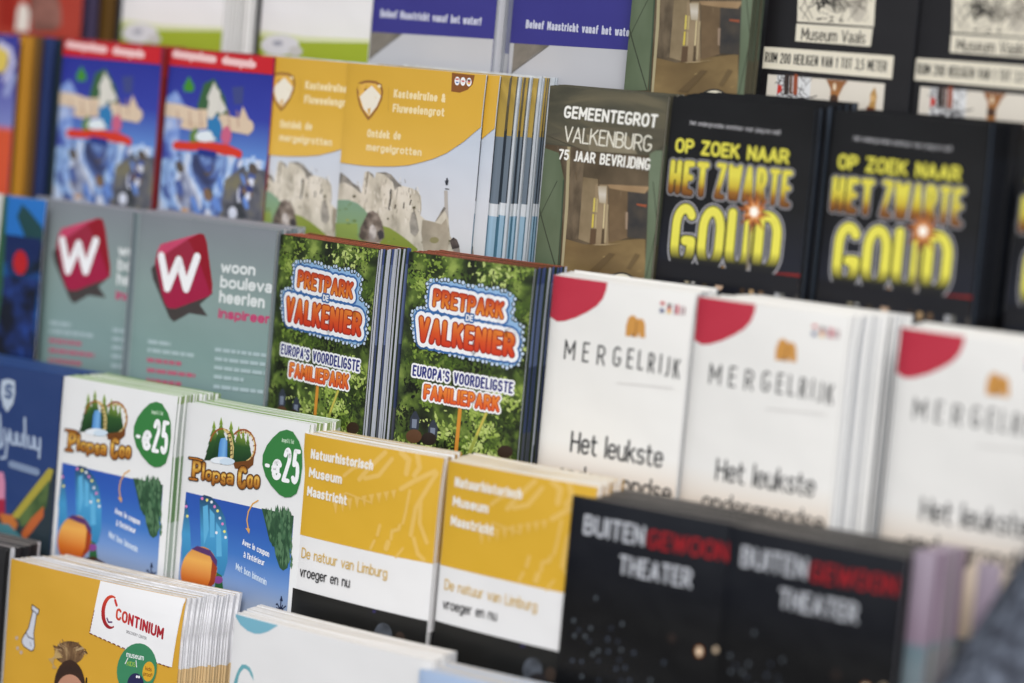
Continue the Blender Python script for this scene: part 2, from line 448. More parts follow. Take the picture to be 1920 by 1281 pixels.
leaves(a, 5200, (0, 0.08, 0.0925, 0.21), [(18, 22, 14), (24, 31, 17), (30, 40, 20), (44, 60, 26), (66, 88, 34), (94, 120, 46), (126, 150, 62), (156, 178, 88), (186, 202, 122)], seed=3, clump=20, size=(.0006, .0019))
a.fr(490, 420, 2.784)
for cx, cy in ((805, 1030), (902, 1075)):
    a.poly([(cx-28, cy+42), (cx-24, cy-18), (cx-4, cy-52), (cx+8, cy-52), (cx+26, cy-14), (cx+20, cy+44)], ink((50, 56, 70)))
    a.poly([(cx-16, cy+34), (cx-14, cy-12), (cx+12, cy-10), (cx+8, cy+36)], ink((120, 130, 150)))
a.ell((800, 1108), 42, 36, ink((96, 66, 46))); a.ell((880, 1122), 40, 34, ink((44, 34, 30))); a.ell((1275, 1190), 40, 34, ink((52, 36, 28)))
a.stroke([(1045, 950), (1022, 1190)], 19, ink((206, 138, 52))); a.stroke([(1180, 985), (1090, 1200)], 17, ink((150, 160, 70)))
a.stroke([(1178, 990), (1130, 1100)], 9, ink((196, 180, 84)))
a.part('logo')
cloud = [(868, 300), (905, 285), (1000, 300), (1100, 318), (1200, 334), (1290, 350), (1322, 372), (1318, 430), (1322, 500), (1362, 525), (1368, 600), (1350, 728), (1300, 752), (1200, 722), (1100, 700), (1000, 684), (900, 655), (812, 628), (790, 560), (784, 470), (800, 445), (870, 440)]
a.poly(cloud, ink((146, 184, 222)))
r_ = random.Random(5)
for i in range(len(cloud)):
    p, q = cloud[i], cloud[(i+1) % len(cloud)]
    d = math.hypot(q[0]-p[0], q[1]-p[1]); k = max(1, int(d/21))
    for j in range(k):
        t = (j+.5)/k; x = p[0]+(q[0]-p[0])*t+r_.uniform(-7, 7); y = p[1]+(q[1]-p[1])*t+r_.uniform(-7, 7)
        a.ell((x, y), 12, 14, ink((34, 44, 34)), n=8); a.ell((x+1, y-1), r_.uniform(6, 9), r_.uniform(8, 11), ink((196, 214, 236)), n=8)
BL, WH, DR = ink((52, 104, 168)), ink((240, 242, 246)), ink((158, 44, 28))
a.text('PRETPARK', (900, 430), (1268, 497), 92, grad([(0.0, (222, 140, 52)), (0.55, (214, 106, 40)), (1.0, (196, 66, 36))]), bold=.035, outs=((30, BL), (21, WH), (5, DR)), top=88)
a.text('VALKENIER', (820, 612), (1322, 697), 132, grad([(0.0, (200, 52, 30)), (0.45, (212, 84, 36)), (1.0, (226, 132, 52))]), bold=.035, outs=((32, BL), (23, WH), (6, DR)), top=122)
a.text('DE', (1074, 504), (1112, 511), 34, WH, bold=.04, outs=((8, BL),))
a.part('slogan_lettering')
a.text("EUROPA'S VOORDELIGSTE", (792, 792), (1316, 888), 58, ink((44, 50, 124)), bold=.03, outs=((8, WH),), top=62)
a.text('FAMILIEPARK', (852, 912), (1246, 982), 76, grad([(0, (216, 84, 40)), (1, (228, 140, 56))]), bold=.035, outs=((12, WH), (4, ink((170, 60, 40)))), top=80)
K_PRET = Kind(a, ink((40, 50, 26)), ink((196, 84, 52), .5), edges([(0, (60, 56, 70)), (40, (92, 96, 110)), (110, (70, 82, 120)), (150, (112, 128, 172)), (200, (76, 92, 148))], .45, (206, 212, 226)))

# ================================================================ tier 2 and 3: black brochure with yellow lettering
PL_GOUD1 = Place(0.0683, 2, top=0.1545)
a = Art(PL_GOUD1, 0.0965, A=0.0014, curl=(-.0006, .0012))
a.fr(1200, 150, 2.667)
a.part('mine_picture')
a.mm([(0, -60), (97, -60), (97, -210), (0, -210)], grad([(0.0, (11, 11, 14)), (0.5, (13, 14, 19)), (0.8, (27, 29, 40)), (0.93, (22, 23, 29)), (1, (18, 18, 20))]))
a.ell((190, 942), 44, 13, ink((92, 96, 104)))
a.stroke([(420, 945), (480, 948), (560, 966)], 24, ink((196, 140, 50))); a.stroke([(440, 948), (520, 956)], 14, ink((232, 200, 90)))
a.stroke([(560, 968), (680, 974), (830, 984)], 20, ink((124, 28, 26)))
for x, y, h, c in ((405, 1000, 60, (206, 176, 150)), (565, 1035, 80, (176, 146, 106)), (612, 1045, 60, (110, 86, 62)), (715, 1060, 70, (112, 112, 108)), (790, 1070, 70, (84, 78, 74)), (690, 1075, 30, (170, 172, 176)), (520, 1050, 60, (66, 50, 36)), (330, 1030, 40, (72, 62, 46))):
    a.stroke([(x, y-h/2), (x-4, y+h/2)], 24 if x != 405 else 40, ink(c))
a.ell((240, 1003), 13, 13, ink((190, 180, 150))); a.ell((272, 1006), 11, 11, ink((240, 240, 236)))
a.stroke([(735, 1010), (835, 1030)], 22, ink((92, 62, 42)))
a.part('slogan_lettering')
a.text('Het ondergrondse avontuur voor jong en oud!', (253, 224), (706, 274), 22, ink((188, 188, 192)), bold=.01)
YL = ink((226, 220, 84))
a.text('OP ZOEK NAAR', (176, 362), (748, 424), 74, YL, w=.2, gap=.05)
a.part('title_lettering')
gz = grad([(0, (106, 62, 24)), (0.22, (150, 100, 36)), (0.42, (206, 186, 62)), (0.7, (226, 218, 84)), (1, (222, 212, 80))])
OU = (ink((158, 158, 164)), ink((44, 40, 36)))
a.text('HET', (140, 566), (340, 590), 170, gz, w=.18, outs=((10, OU[0]), (5, OU[1])), top=178, gap=.1)
a.text('ZWARTE', (376, 594), (752, 640), 182, gz, w=.165, outs=((10, OU[0]), (4, OU[1])), top=186, gap=.1)
gg = grad([(0, (24, 24, 28)), (0.14, (30, 30, 30)), (0.27, (176, 170, 66)), (0.36, (226, 220, 86)), (1, (230, 224, 92))])
a.text('GOUD', (146, 935), (692, 985), 322, gg, w=.15, outs=((15, ink((166, 166, 172))), (8, ink((30, 30, 30)))), top=320, gap=.05)
for x, y in ((142, 860), (268, 880), (284, 880), (418, 900), (436, 905), (556, 905), (690, 915)):
    pass
a.mm([(0, -97.5), (97, -97.5), (97, -108), (0, -108)], ink((20, 20, 26)))
a.part('spark_picture')
def star(a, c, n, r0, r1, m, rot=0):
    p = []
    for i in range(2*n):
        g = math.pi*i/n+rot; r = r0 if i % 2 == 0 else r1; p.append((c[0]+r*math.cos(g)*.75, c[1]+r*math.sin(g)))
    a.poly(p, m)
c0 = (578, 660)
a.stroke([(560, 690), (545, 940)], 14, ink((120, 110, 90)))
star(a, c0, 8, 118, 40, ink((150, 84, 40)), .2); star(a, c0, 8, 84, 34, ink((206, 128, 66)), .5); star(a, c0, 7, 50, 24, ink((238, 190, 140)), .1)
a.ell(c0, 20, 24, ink((255, 250, 240)))
K_GOUD = Kind(a, ink((18, 18, 20), .32), ink((34, 36, 40), .5), edges([(0, (20, 22, 28)), (100, (34, 40, 52)), (190, (26, 30, 38))], .22, (84, 96, 112)))

# ================================================================ green cave brochure
PL_GEM2 = Place(-0.0184, 2, top=0.1543)
PL_GEM1 = Place(0.0168, 1, dn=.016)
a = Art(PL_GEM2, 0.0845, A=0.0005, curl=(.0003, -.0008))
a.part('cave_picture')
a.mm([(0, 0), (97, 0), (97, -46), (0, -46)], noise([(0.3, (62, 62, 52)), (0.5, (80, 78, 64)), (0.68, (104, 98, 78))], 26, 4, stretch=(.5, 2.2, 1), dist=1.2))
a.mm([(0, -36), (97, -36), (97, -210), (0, -210)], noise([(0.35, (74, 62, 46)), (0.6, (96, 80, 58))], 30))
a.pl = PL_GEM1; a.fr(1150, 0, 6.4)
a.poly([(380, -420), (1600, -420), (1560, 700), (1480, 1500), (400, 1500), (520, 700)], noise([(.34, (70, 60, 44)), (.66, (104, 90, 70))], 38, 4, stretch=(1, .8, 1)))
a.poly([(420, -420), (760, -420), (690, 680), (620, 700), (500, 680)], noise([(0.35, (70, 60, 46)), (0.62, (112, 98, 78))], 60, 4, stretch=(2, .8, 1)))
a.poly([(500, 690), (760, 755), (1050, 700), (1500, 650), (1490, 2600), (380, 2600)], noise([(0.3, (96, 78, 50)), (0.5, (116, 96, 62)), (0.7, (146, 124, 82))], 22, 5, stretch=(.7, 1.3, 1)))
a.poly([(740, -60), (940, -40), (900, 760), (680, 690)], noise([(.34, (108, 92, 66)), (.66, (146, 130, 102))], 38, 4, stretch=(1, .8, 1)))
a.poly([(890, 20), (1040, 20), (1050, 740), (880, 760)], noise([(.34, (122, 104, 76)), (.66, (158, 140, 112))], 38, 4, stretch=(1, .8, 1)))
a.poly([(1060, 60), (1290, 60), (1290, 650), (1060, 720)], noise([(.35, (84, 68, 48)), (.65, (116, 96, 70))], 40, 4))
r_ = random.Random(21)
for _ in range(9):
    x, y = r_.uniform(500, 1500), r_.uniform(700, 1500); l = r_.uniform(30, 120); c = r_.choice(((92, 74, 46), (140, 118, 76), (160, 138, 92), (110, 90, 56)))
    a.poly([(x-l, y+l*.3), (x-l*.2, y-8), (x+l, y-l*.3), (x+l*.2, y+10)], ink(c))
for _ in range(8):
    x, y = r_.uniform(600, 1280), r_.uniform(-300, 640); l = r_.uniform(30, 120); c = r_.choice(((78, 64, 46), (122, 104, 80), (96, 80, 58)))
    if y < 20 or 700 > x or x > 1070: a.stroke([(x, y), (x+r_.uniform(-14, 14), y+l)], r_.uniform(4, 14), ink(c))
a.poly([(1290, 60), (1560, 90), (1510, 660), (1280, 640)], noise([(.35, (48, 48, 50)), (.65, (74, 68, 60))], 70, 4))
a.poly([(1040, 15), (1560, 20), (1500, 105), (1280, 90), (1060, 60)], noise([(.34, (122, 96, 66)), (.66, (164, 138, 104))], 38, 4, stretch=(1, .8, 1)))
a.poly([(925, 40), (1030, 36), (1020, 250), (940, 240)], grad([(0, (176, 164, 140)), (.5, (204, 198, 186)), (1, (170, 156, 130))]))
for p, c in (([(872, 185), (892, 185), (884, 355), (858, 355)], (206, 190, 96)), ([(905, 190), (926, 195), (916, 360), (894, 355)], (180, 164, 120)), ([(856, 380), (876, 380), (866, 545), (842, 545)], (206, 188, 80)), ([(890, 385), (910, 385), (902, 548), (880, 548)], (176, 160, 124)), ([(835, 560), (905, 560), (892, 740), (818, 750)], (92, 72, 52)), ([(1000, 250), (1015, 250), (996, 548), (980, 548)], (206, 192, 150)), ([(975, 555), (1000, 555), (998, 735), (960, 735)], (84, 70, 50)), ([(1030, 260), (1055, 255), (1020, 720), (1000, 720)], (172, 156, 124)), ([(1262, 340), (1292, 340), (1284, 548), (1260, 545)], (150, 130, 110)), ([(1395, 232), (1520, 240), (1515, 272), (1400, 252)], (150, 80, 52)), ([(840, 755), (1020, 742), (1230, 715), (1000, 752)], (190, 170, 130))):
    a.poly(p, ink(c))
a.poly([(1060, 840), (1140, 850), (900, 1110), (780, 1100)], ink((96, 78, 50))); a.poly([(1380, 830), (1440, 850), (1320, 1040), (1270, 1020)], ink((104, 86, 56)))
a.poly([(150, -420), (440, -340), (505, -20), (470, 400), (420, 1085), (60, 1092), (110, 500)], noise([(.32, (74, 84, 58)), (.5, (90, 104, 80)), (.68, (104, 118, 94))], 24, 4, stretch=(1, .4, 1)))
DG = ink((52, 58, 44))
a.stroke([(420, 0), (110, 600)], 9, DG); a.stroke([(140, 190), (410, 1080)], 13, DG); a.stroke([(500, -10), (440, 1080)], 18, ink((60, 76, 60))); a.stroke([(90, 1088), (460, 1112)], 16, ink((54, 46, 32)))
a.poly([(548, -420), (585, -420), (560, 300), (490, 1125), (462, 1120), (520, 300)], ink((166, 156, 124)))
a.poly([(1560, -420), (2100, -420), (2100, 560), (2000, 1500), (1465, 1500), (1520, 700)], noise([(.32, (82, 96, 72)), (.68, (112, 126, 104))], 24, 4, stretch=(1, .4, 1)))
a.stroke([(1600, -40), (1650, 480), (1690, 1120)], 9, DG); a.stroke([(1760, 0), (1640, 520), (1510, 1120)], 9, DG)
a.pl = PL_GEM2; a.fr(1000, 160, 3.558)
a.poly([(80, 330), (120, 345), (360, 440), (760, 470), (880, 400), (900, 330), (880, 290), (400, 280)], noise([(0.3, (74, 72, 60)), (0.7, (112, 104, 84))], 40, 3, stretch=(.5, 2, 1)))
a.poly([(360, 330), (640, 340), (700, 460), (380, 440)], noise([(.34, (104, 96, 76)), (.66, (142, 134, 112))], 38, 4, stretch=(1, .8, 1)))
a.ell((590, 1322), 96, 76, ink((60, 56, 48))); a.ell((590, 1326), 84, 68, ink((226, 220, 200))); a.ell((590, 1400), 60, 62, ink((60, 56, 48)))
a.part('title_lettering')
GW = ink((240, 240, 234))
a.text('GEMEENTEGROT', (205, 218), (826, 287), 84, GW, w=.19, gap=.05, shear=.04, top=92)
a.text('VALKENBURG', (205, 376), (790, 446), 106, ink((228, 226, 212)), w=.1, gap=.05, shear=.02, top=110)
a.text('75 JAAR BEVRIJDING', (170, 494), (780, 570), 70, GW, w=.175, gap=.06, shear=.04, top=82)
K_GEM = Kind(a, ink((78, 76, 62)), ink((150, 146, 130), .5), edges([(0, (92, 88, 70)), (120, (84, 96, 80)), (180, (80, 78, 66))], .35, (186, 182, 168)))

# ================================================================ white limestone brochure with red corner
PL_MER1 = Place(0.0242, 3, top=0.0432)
a = Art(PL_MER1, 0.0975, A=0.0020, curl=(.0004, -.0022), roll=0.0022)
a.fr(1000, 480, 2.668)
a.part('stone_picture')
a.mm([(0, -97), (98, -97), (98, -210), (0, -210)], grad([(0, (206, 180, 150)), (.8, (226, 212, 196)), (.93, (233, 229, 223)), (1, (236, 236, 234))]))
a.part('corner_picture')
a.poly([(60, 60), (376, 60), (377, 130), (372, 170), (355, 215), (325, 250), (275, 282), (220, 308), (160, 326), (120, 328), (70, 300), (50, 290)], ink((190, 52, 72)))
a.part('logo')
TN = ink((204, 148, 74))
a.poly([(470, 400), (472, 350), (484, 308), (500, 296), (516, 300), (530, 318), (540, 312), (556, 318), (566, 340), (567, 410), (540, 408), (536, 384), (528, 407), (512, 405), (506, 378), (498, 402)], TN)
a.poly([(512, 405), (506, 378), (500, 402)], ink((120, 80, 40))); a.stroke([(524, 330), (520, 396)], 5, ink((150, 100, 50)))
a.part('title_lettering')
IK = ink((32, 34, 40))
for ch, x, y, w in (('M', 156, 516, 56), ('E', 250, 529, 34), ('R', 324, 544, 42), ('G', 404, 550, 40), ('E', 474, 560, 32), ('L', 528, 568, 28), ('R', 578, 582, 32), ('I', 634, 588, 8), ('J', 655, 600, 26), ('K', 700, 612, 32)):
    a.text(ch, (x, y), (x+w, y+w*.14), 100, IK, bold=-.012)
a.stroke([(430, 634), (560, 644), (700, 660)], 8, ink((222, 221, 219)))
a.part('slogan_lettering')
a.text('Het leukste', (190, 980), (650, 1062), 108, IK, bold=-.006)
a.text('ondergrondse', (124, 1125), (690, 1235), 96, IK, bold=-.004)
a.part('language_flags')
for p, c in (([(640, 228), (660, 230), (660, 245), (640, 243)], (196, 40, 48)), ([(638, 262), (658, 265), (657, 284), (638, 281)], (44, 60, 120)), ([(676, 238), (692, 240), (691, 256), (675, 254)], (30, 30, 30)), ([(675, 254), (691, 256), (690, 272), (675, 270)], (190, 40, 40)), ([(675, 270), (690, 272), (690, 288), (674, 286)], (226, 180, 60)), ([(708, 242), (714, 243), (713, 290), (707, 289)], (90, 60, 100)), ([(718, 244), (729, 246), (727, 292), (716, 291)], (206, 70, 84)), ([(738, 250), (744, 251), (742, 293), (736, 292)], (150, 90, 110)), ([(752, 254), (759, 255), (757, 294), (750, 293)], (120, 60, 70))):
    a.poly(p, ink(c))
K_MER = Kind(a, ink((236, 236, 234)), ink((232, 228, 222), .5), edges([(0, (205, 190, 170)), (60, (206, 208, 212)), (110, (214, 217, 222))], .5, (186, 192, 202)))

# ================================================================ grey green furniture boulevard brochure
PL_W2 = Place(-0.3085, 3, top=0.047)
a = Art(PL_W2, 0.1235, A=0.0012, roll=0.0030)
a.fr(0, 340, 3.05)
a.part('background_print')
a.mm([(0, 0), (124, 0), (124, -210), (0, -210)], grad([(0, (108, 130, 130)), (.6, (124, 150, 150)), (.78, (134, 154, 153)), (.9, (130, 142, 146)), (1, (126, 132, 140))]))
a.part('logo')
a.poly([(868, 500), (895, 470), (1225, 640), (1150, 705), (1195, 772), (1090, 755), (1000, 805), (975, 780), (940, 700), (880, 560)], ink((66, 60, 60)))
a.poly([(905, 400), (925, 360), (1150, 298), (1175, 305), (1190, 350), (1222, 590), (1220, 640), (1195, 660), (1010, 728), (970, 726), (948, 700), (930, 640), (892, 460)], ink((158, 26, 66)))
a.poly([(1080, 330), (1150, 298), (1175, 305), (1190, 350), (1222, 590), (1210, 640), (1140, 440)], ink((142, 16, 36)))
a.poly([(920, 400), (1080, 330), (1140, 440), (1100, 520), (930, 500)], ink((150, 38, 62)))
a.poly([(905, 400), (925, 360), (1150, 298), (1080, 332), (960, 410), (930, 430)], ink((196, 70, 106)))
a.text('w', (894, 632), (1138, 640), 305, WH, w=.165)
a.part('title_lettering')
WL = ink((214, 220, 222))
a.text('woon', (1268, 522), (1462, 542), 68, WL, w=.22, gap=.03)
a.text('boulevard', (1264, 608), (1640, 652), 70, WL, w=.22, gap=.03)
a.text('heerlen', (1258, 694), (1514, 728), 72, WL, w=.22, gap=.03)
a.text('inspireert', (1254, 782), (1580, 822), 58, ink((188, 62, 110)), bold=.05)
a.part('address_lettering')
LG, PK = ink((164, 184, 190)), ink((178, 90, 116))
r_ = random.Random(2)
def words(y, x0, x1, m, k=.12, h=22):
    x = x0
    while x < x1-6:
        w = min(r_.uniform(16, 58), x1-x); y0 = y + (x-x0)*k
        a.poly([(x, y0-h/2), (x+w, y0+w*k-h/2), (x+w-1, y0+w*k+h/2), (x-1, y0+h/2)], m); x += w + 7
for y, x0, x1, m in ((916, 852, 985, LG), (964, 850, 1130, LG), (1020, 848, 1045, PK), (1078, 848, 1125, PK), (1136, 846, 1045, PK)): words(y, x0, x1, m)
for y, x0, x1 in ((962, 1238, 1545), (1014, 1236, 1545), (1064, 1234, 1545), (1116, 1232, 1400), (1172, 1230, 1545)): words(y, x0, x1, LG)
a.part('spine_fold')
a.mm([(0, 0), (1.6, 0), (1.6, -210), (0, -210)], ink((186, 192, 198))); a.mm([(1.6, 0), (8.2, 0), (8.2, -210), (1.6, -210)], ink((112, 126, 132))); a.mm([(8.2, 0), (9.4, 0), (9.4, -210), (8.2, -210)], ink((150, 166, 168)))
K_W = Kind(a, ink((116, 128, 132)), ink((196, 182, 192), .5), edges([(0, (120, 138, 140)), (100, (150, 164, 170)), (170, (140, 148, 156))], .5, (196, 202, 208)))
# ================================================================ tier 4: white coaster park brochure with green badge
PL_PLO2 = Place(-0.2105, 4, top=-0.064)
a = Art(PL_PLO2, 0.0975, curl=(-.0004, -.0012), A=0.0010, roll=0.0008)
a.fr(310, 720, 2.784)
a.part('sky_picture')
a.poly([(108, 563), (672, 690), (632, 1260), (610, 1700), (20, 1600), (60, 1100)], grad([(0, (150, 160, 176)), (.52, (150, 164, 188)), (.64, (108, 144, 200)), (.75, (64, 116, 190)), (.9, (48, 92, 178)), (1, (44, 84, 172))]))
# blue garden petals and plain orange balloon of the fair
PB = grad([(0, (44, 120, 170)), (.5, (70, 150, 200)), (1, (34, 62, 96))])
a.poly([(182, 600), (205, 578), (245, 590), (290, 640), (318, 700), (332, 800), (330, 930), (310, 1000), (280, 1010), (190, 860)], PB)
a.poly([(108, 600), (118, 640), (132, 760), (136, 860), (90, 960), (84, 780)], PB)
for p in ([(200, 640), (226, 630), (232, 760), (206, 840)], [(236, 650), (262, 680), (262, 800), (238, 800)], [(270, 720), (296, 760), (300, 900), (272, 900)]):
    a.poly(p, ink((92, 170, 214)))
for i, (x, y) in enumerate(((196, 598), (222, 606), (246, 616), (262, 640), (278, 662), (290, 700), (304, 730), (314, 770), (320, 800), (110, 640), (116, 690), (272, 776))):
    a.ell((x, y), 7, 8, ink(((220, 130, 190), (232, 226, 120), (226, 230, 236))[i % 3]), n=10)
a.poly([(270, 980), (300, 1000), (310, 1090), (260, 1100)], ink((40, 96, 56))); a.ell((282, 1022), 24, 20, ink((130, 66, 140)))
a.ell((178, 975), 96, 128, grad([(0, (170, 66, 26)), (.3, (206, 110, 40)), (.7, (226, 168, 84)), (1, (196, 130, 70))], axis='y'), rot=12)
a.poly([(140, 862), (170, 845), (240, 868), (276, 920), (272, 990), (240, 900)], ink((84, 50, 100)))
a.poly([(250, 920), (276, 960), (262, 1040), (210, 1092), (240, 1020)], ink((150, 58, 26)))
a.poly([(200, 1085), (290, 1070), (360, 1110), (372, 1150), (340, 1150)], ink((70, 40, 30))); a.stroke([(300, 1100), (350, 1118), (368, 1150)], 12, ink((50, 126, 160)))
# hanging foliage
fol = [(508, 648), (672, 688), (664, 780), (640, 960), (618, 975), (600, 960), (580, 900), (572, 850), (548, 820), (530, 740)]
a.poly(fol, ink((50, 84, 58)))
r_ = random.Random(11); L_ = {0: [], 1: [], 2: []}
for i in range(170):
    x = r_.uniform(514, 662); y = r_.uniform(655, 950)
    if x < 520 + max(0, (y-700))*.33: continue
    h = r_.uniform(12, 34); w = r_.uniform(4, 9); L_[i % 3].append([(x, y-h), (x+w, y), (x, y+h), (x-w, y)])
for i, c in enumerate(((66, 104, 74), (42, 74, 52), (84, 120, 88))): a.polys(L_[i], ink(c))
# ink blot drawing
NV = ink((22, 34, 66))
for i in range(12):
    g = i*.52; rr = 18+12*(i % 3); a.stroke([(604, 1182), (604+rr*.75*math.cos(g), 1182+rr*math.sin(g))], 5, NV)
a.ell((604, 1182), 15, 20, NV); a.stroke([(608, 1110), (600, 1250)], 5, NV); a.poly([(600, 1130), (610, 1105), (617, 1135)], NV)
for x, y in ((566, 1180), (562, 1215), (584, 1150)): a.ell((x, y), 4, 5, NV, n=8)
a.part('arrow_print')
OR = ink((216, 164, 84))
a.stroke([(490, 608), (462, 625), (440, 665), (432, 710), (440, 760)], 6, OR); a.poly([(424, 750), (448, 756), (444, 782)], OR)
a.part('coupon_lettering')
a.text('Avec le coupon', (408, 838), (546, 905), 32, WH, bold=.0)
a.text("à l'intérieur", (414, 904), (522, 950), 32, WH, bold=.0)
a.text('Met bon binnenin', (374, 968), (532, 1052), 36, ink((206, 222, 240)), bold=-.005)
a.part('logo')
GD, GB = grad([(0, (24, 54, 32)), (.5, (44, 84, 40)), (1, (140, 168, 56))]), ink((36, 66, 38))
def fir(x, y0, y1, w, m):
    p = [(x, y0)]; n = 5
    for i in range(n):
        t = (i+1)/n; yy = y0+(y1-y0)*t; p += [(x+w*t, yy), (x+w*(t-.12), yy-2)]
    q = [(2*x-px, py) for px, py in p[::-1]]
    a.poly(p+q[:-1], m)
for x, y0, y1, w in ((258, 190, 400, 52), (295, 172, 380, 50), (348, 192, 420, 54), (388, 218, 420, 46), (412, 238, 410, 40), (436, 255, 400, 26)): fir(x, y0, y1, w, GD)
TR, TR2 = ink((150, 84, 40)), ink((214, 192, 130))
def arc(cx, cy, rx, ry, g0, g1, w, m, n=14):
    a.stroke([(cx+rx*math.cos(g0+(g1-g0)*i/n), cy+ry*math.sin(g0+(g1-g0)*i/n)) for i in range(n+1)], w, m)
arc(300, 320, 62, 86, 3.4, 5.6, 7, TR); arc(410, 330, 66, 92, -2.3, 1.4, 7, TR); arc(418, 326, 54, 76, -2.0, 1.3, 5, TR2)
a.stroke([(312, 236), (336, 262), (352, 320), (350, 400)], 9, TR2); a.stroke([(330, 240), (352, 280), (362, 330), (358, 400)], 5, TR2)
for i in range(7): a.stroke([(328+i*3.6, 262+i*22), (346+i*2.4, 256+i*22)], 5, ink((90, 70, 40)))
for i in range(9):
    g = -2.2+i*.42; a.stroke([(414+52*math.cos(g), 330+74*math.sin(g)), (412+68*math.cos(g), 328+94*math.sin(g))], 4, TR)
a.poly([(362, 408), (440, 400), (470, 372), (466, 420), (430, 450), (370, 440)], ink((110, 66, 30)))
a.poly([(296, 284), (318, 280), (330, 300), (330, 392), (280, 392), (288, 310)], grad([(0, (70, 130, 200)), (.6, (120, 176, 226)), (1, (70, 120, 190))], axis='x'))
a.ell((300, 398), 58, 18, ink((226, 234, 242))); a.ell((330, 404), 40, 18, ink((202, 220, 236)))
a.part('title_lettering')
go = grad([(0, (150, 88, 32)), (.45, (206, 150, 58)), (.6, (228, 186, 90)), (1, (172, 112, 40))]); BK = ink((34, 26, 20)); OG = ink((180, 110, 40))
for ch, x0, x1, y, h in (('P', 142, 186, 496, 100), ('l', 192, 210, 496, 84), ('o', 214, 248, 500, 66), ('p', 252, 290, 508, 66), ('s', 296, 322, 522, 78), ('a', 326, 360, 520, 70), ('C', 384, 428, 542, 112), ('o', 432, 464, 538, 84), ('o', 468, 496, 540, 84)):
    a.text(ch, (x0, y), (x1, y+4), h, go, w=.17, outs=((7, BK), (3.5, OG), (1.5, BK)))
a.stroke([(128, 386), (170, 391), (200, 400)], 14, BK); a.stroke([(130, 386), (170, 391), (198, 400)], 6, OG); a.stroke([(130, 494), (172, 499)], 16, BK); a.stroke([(132, 494), (170, 499)], 8, OG)
a.part('discount_badge')
a.poly([(636, 238), (668, 250), (700, 300), (716, 350), (718, 430), (708, 510), (690, 570), (660, 590), (630, 592), (600, 575), (560, 530), (530, 480), (514, 420), (516, 370), (536, 320), (566, 280), (600, 248)], ink((52, 122, 62)))
a.text("Jusqu'à | Tot", (610, 302), (674, 314), 22, ink((190, 214, 190)))
a.text('-', (524, 462), (550, 468), 92, WH, bold=.05)
a.text('€', (556, 496), (608, 506), 110, WH, bold=.06)
a.text('25', (612, 510), (698, 528), 182, WH, bold=.07)
GS = [(0, (150, 164, 150)), (60, (196, 204, 200)), (96, (190, 206, 196)), (128, (120, 160, 110)), (170, (206, 214, 210)), (205, (150, 176, 120))]
K_PLO = Kind(a, ink((226, 228, 230)), edges([(0, (140, 176, 84)), (205, (132, 172, 76))], .35, (216, 224, 210)), edges(GS, .35, (214, 220, 222)))

# ================================================================ yellow white black natural history brochure
PL_NAT1 = Place(-0.1155, 4, top=-0.0695)
a = Art(PL_NAT1, 0.1030, curl=(.0006, -.0024), A=0.0020, roll=0.0006)
a.fr(530, 780, 2.784)
a.part('yellow_field')
a.poly([(100, 60), (900, 190), (820, 780), (745, 765), (600, 735), (68, 614)], ink((214, 170, 52)))
a.part('skull_drawing')
PYL = ink((222, 184, 96))
for pts, w in (([(410, 330), (460, 270), (540, 190)], 22), ([(440, 325), (510, 310), (575, 225)], 20), ([(330, 310), (380, 270), (470, 250)], 16), ([(620, 190), (660, 230), (650, 300)], 26), ([(700, 200), (715, 270), (690, 310)], 24), ([(625, 380), (690, 340), (790, 290)], 22), ([(800, 300), (700, 480), (675, 620)], 22), ([(725, 440), (720, 560), (755, 660)], 20), ([(670, 390), (650, 500), (635, 560)], 14), ([(575, 640), (580, 600), (615, 590), (620, 570)], 16), ([(690, 640), (710, 720), (740, 750)], 20), ([(550, 690), (560, 660)], 26), ([(600, 735), (635, 690)], 12), ([(470, 690), (490, 650)], 14), ([(505, 620), (518, 570)], 16), ([(290, 450), (340, 400), (470, 450)], 8)):
    a.stroke(pts, w, PYL)
for i in range(9):
    x = 285+i*38; y = 470-i*7; a.poly([(x-14, y-26), (x+14, y-30), (x+2, y+44-i*3)], PYL)
a.part('title_lettering')
WT = ink((236, 236, 232))
a.text('Natuurhistorisch', (150, 222), (480, 284), 52, WT, w=.2, gap=.04)
a.text('Museum', (140, 318), (318, 356), 52, WT, w=.2, gap=.04)
a.text('Maastricht', (130, 416), (346, 466), 52, WT, w=.2, gap=.04)
a.part('slogan_lettering')
a.text('De natuur van Limburg', (100, 738), (555, 848), 54, ink((206, 172, 92)), bold=-.005)
a.text('vroeger en nu', (92, 836), (362, 896), 54, ink((40, 40, 44)), bold=-.003)
a.part('dark_picture')
a.poly([(38, 892), (715, 1060), (900, 1100), (900, 1700), (-60, 1700)], ink((26, 26, 25)))
a.ell((535, 1140), 46, 62, noise([(.3, (36, 38, 42)), (.7, (92, 98, 108))], 120)); a.ell((560, 1180), 40, 26, ink((40, 38, 40))); a.ell((620, 1160), 26, 36, ink((58, 48, 42))); a.ell((490, 1018), 9, 9, ink((48, 42, 90)))
K_NAT = Kind(a, ink((228, 229, 231)), edges([(0, (214, 180, 110)), (200, (222, 194, 130))], .35, (232, 214, 170)), edges([(0, (44, 44, 46)), (104, (206, 206, 208)), (146, (196, 150, 50))], .12, (206, 200, 190)))

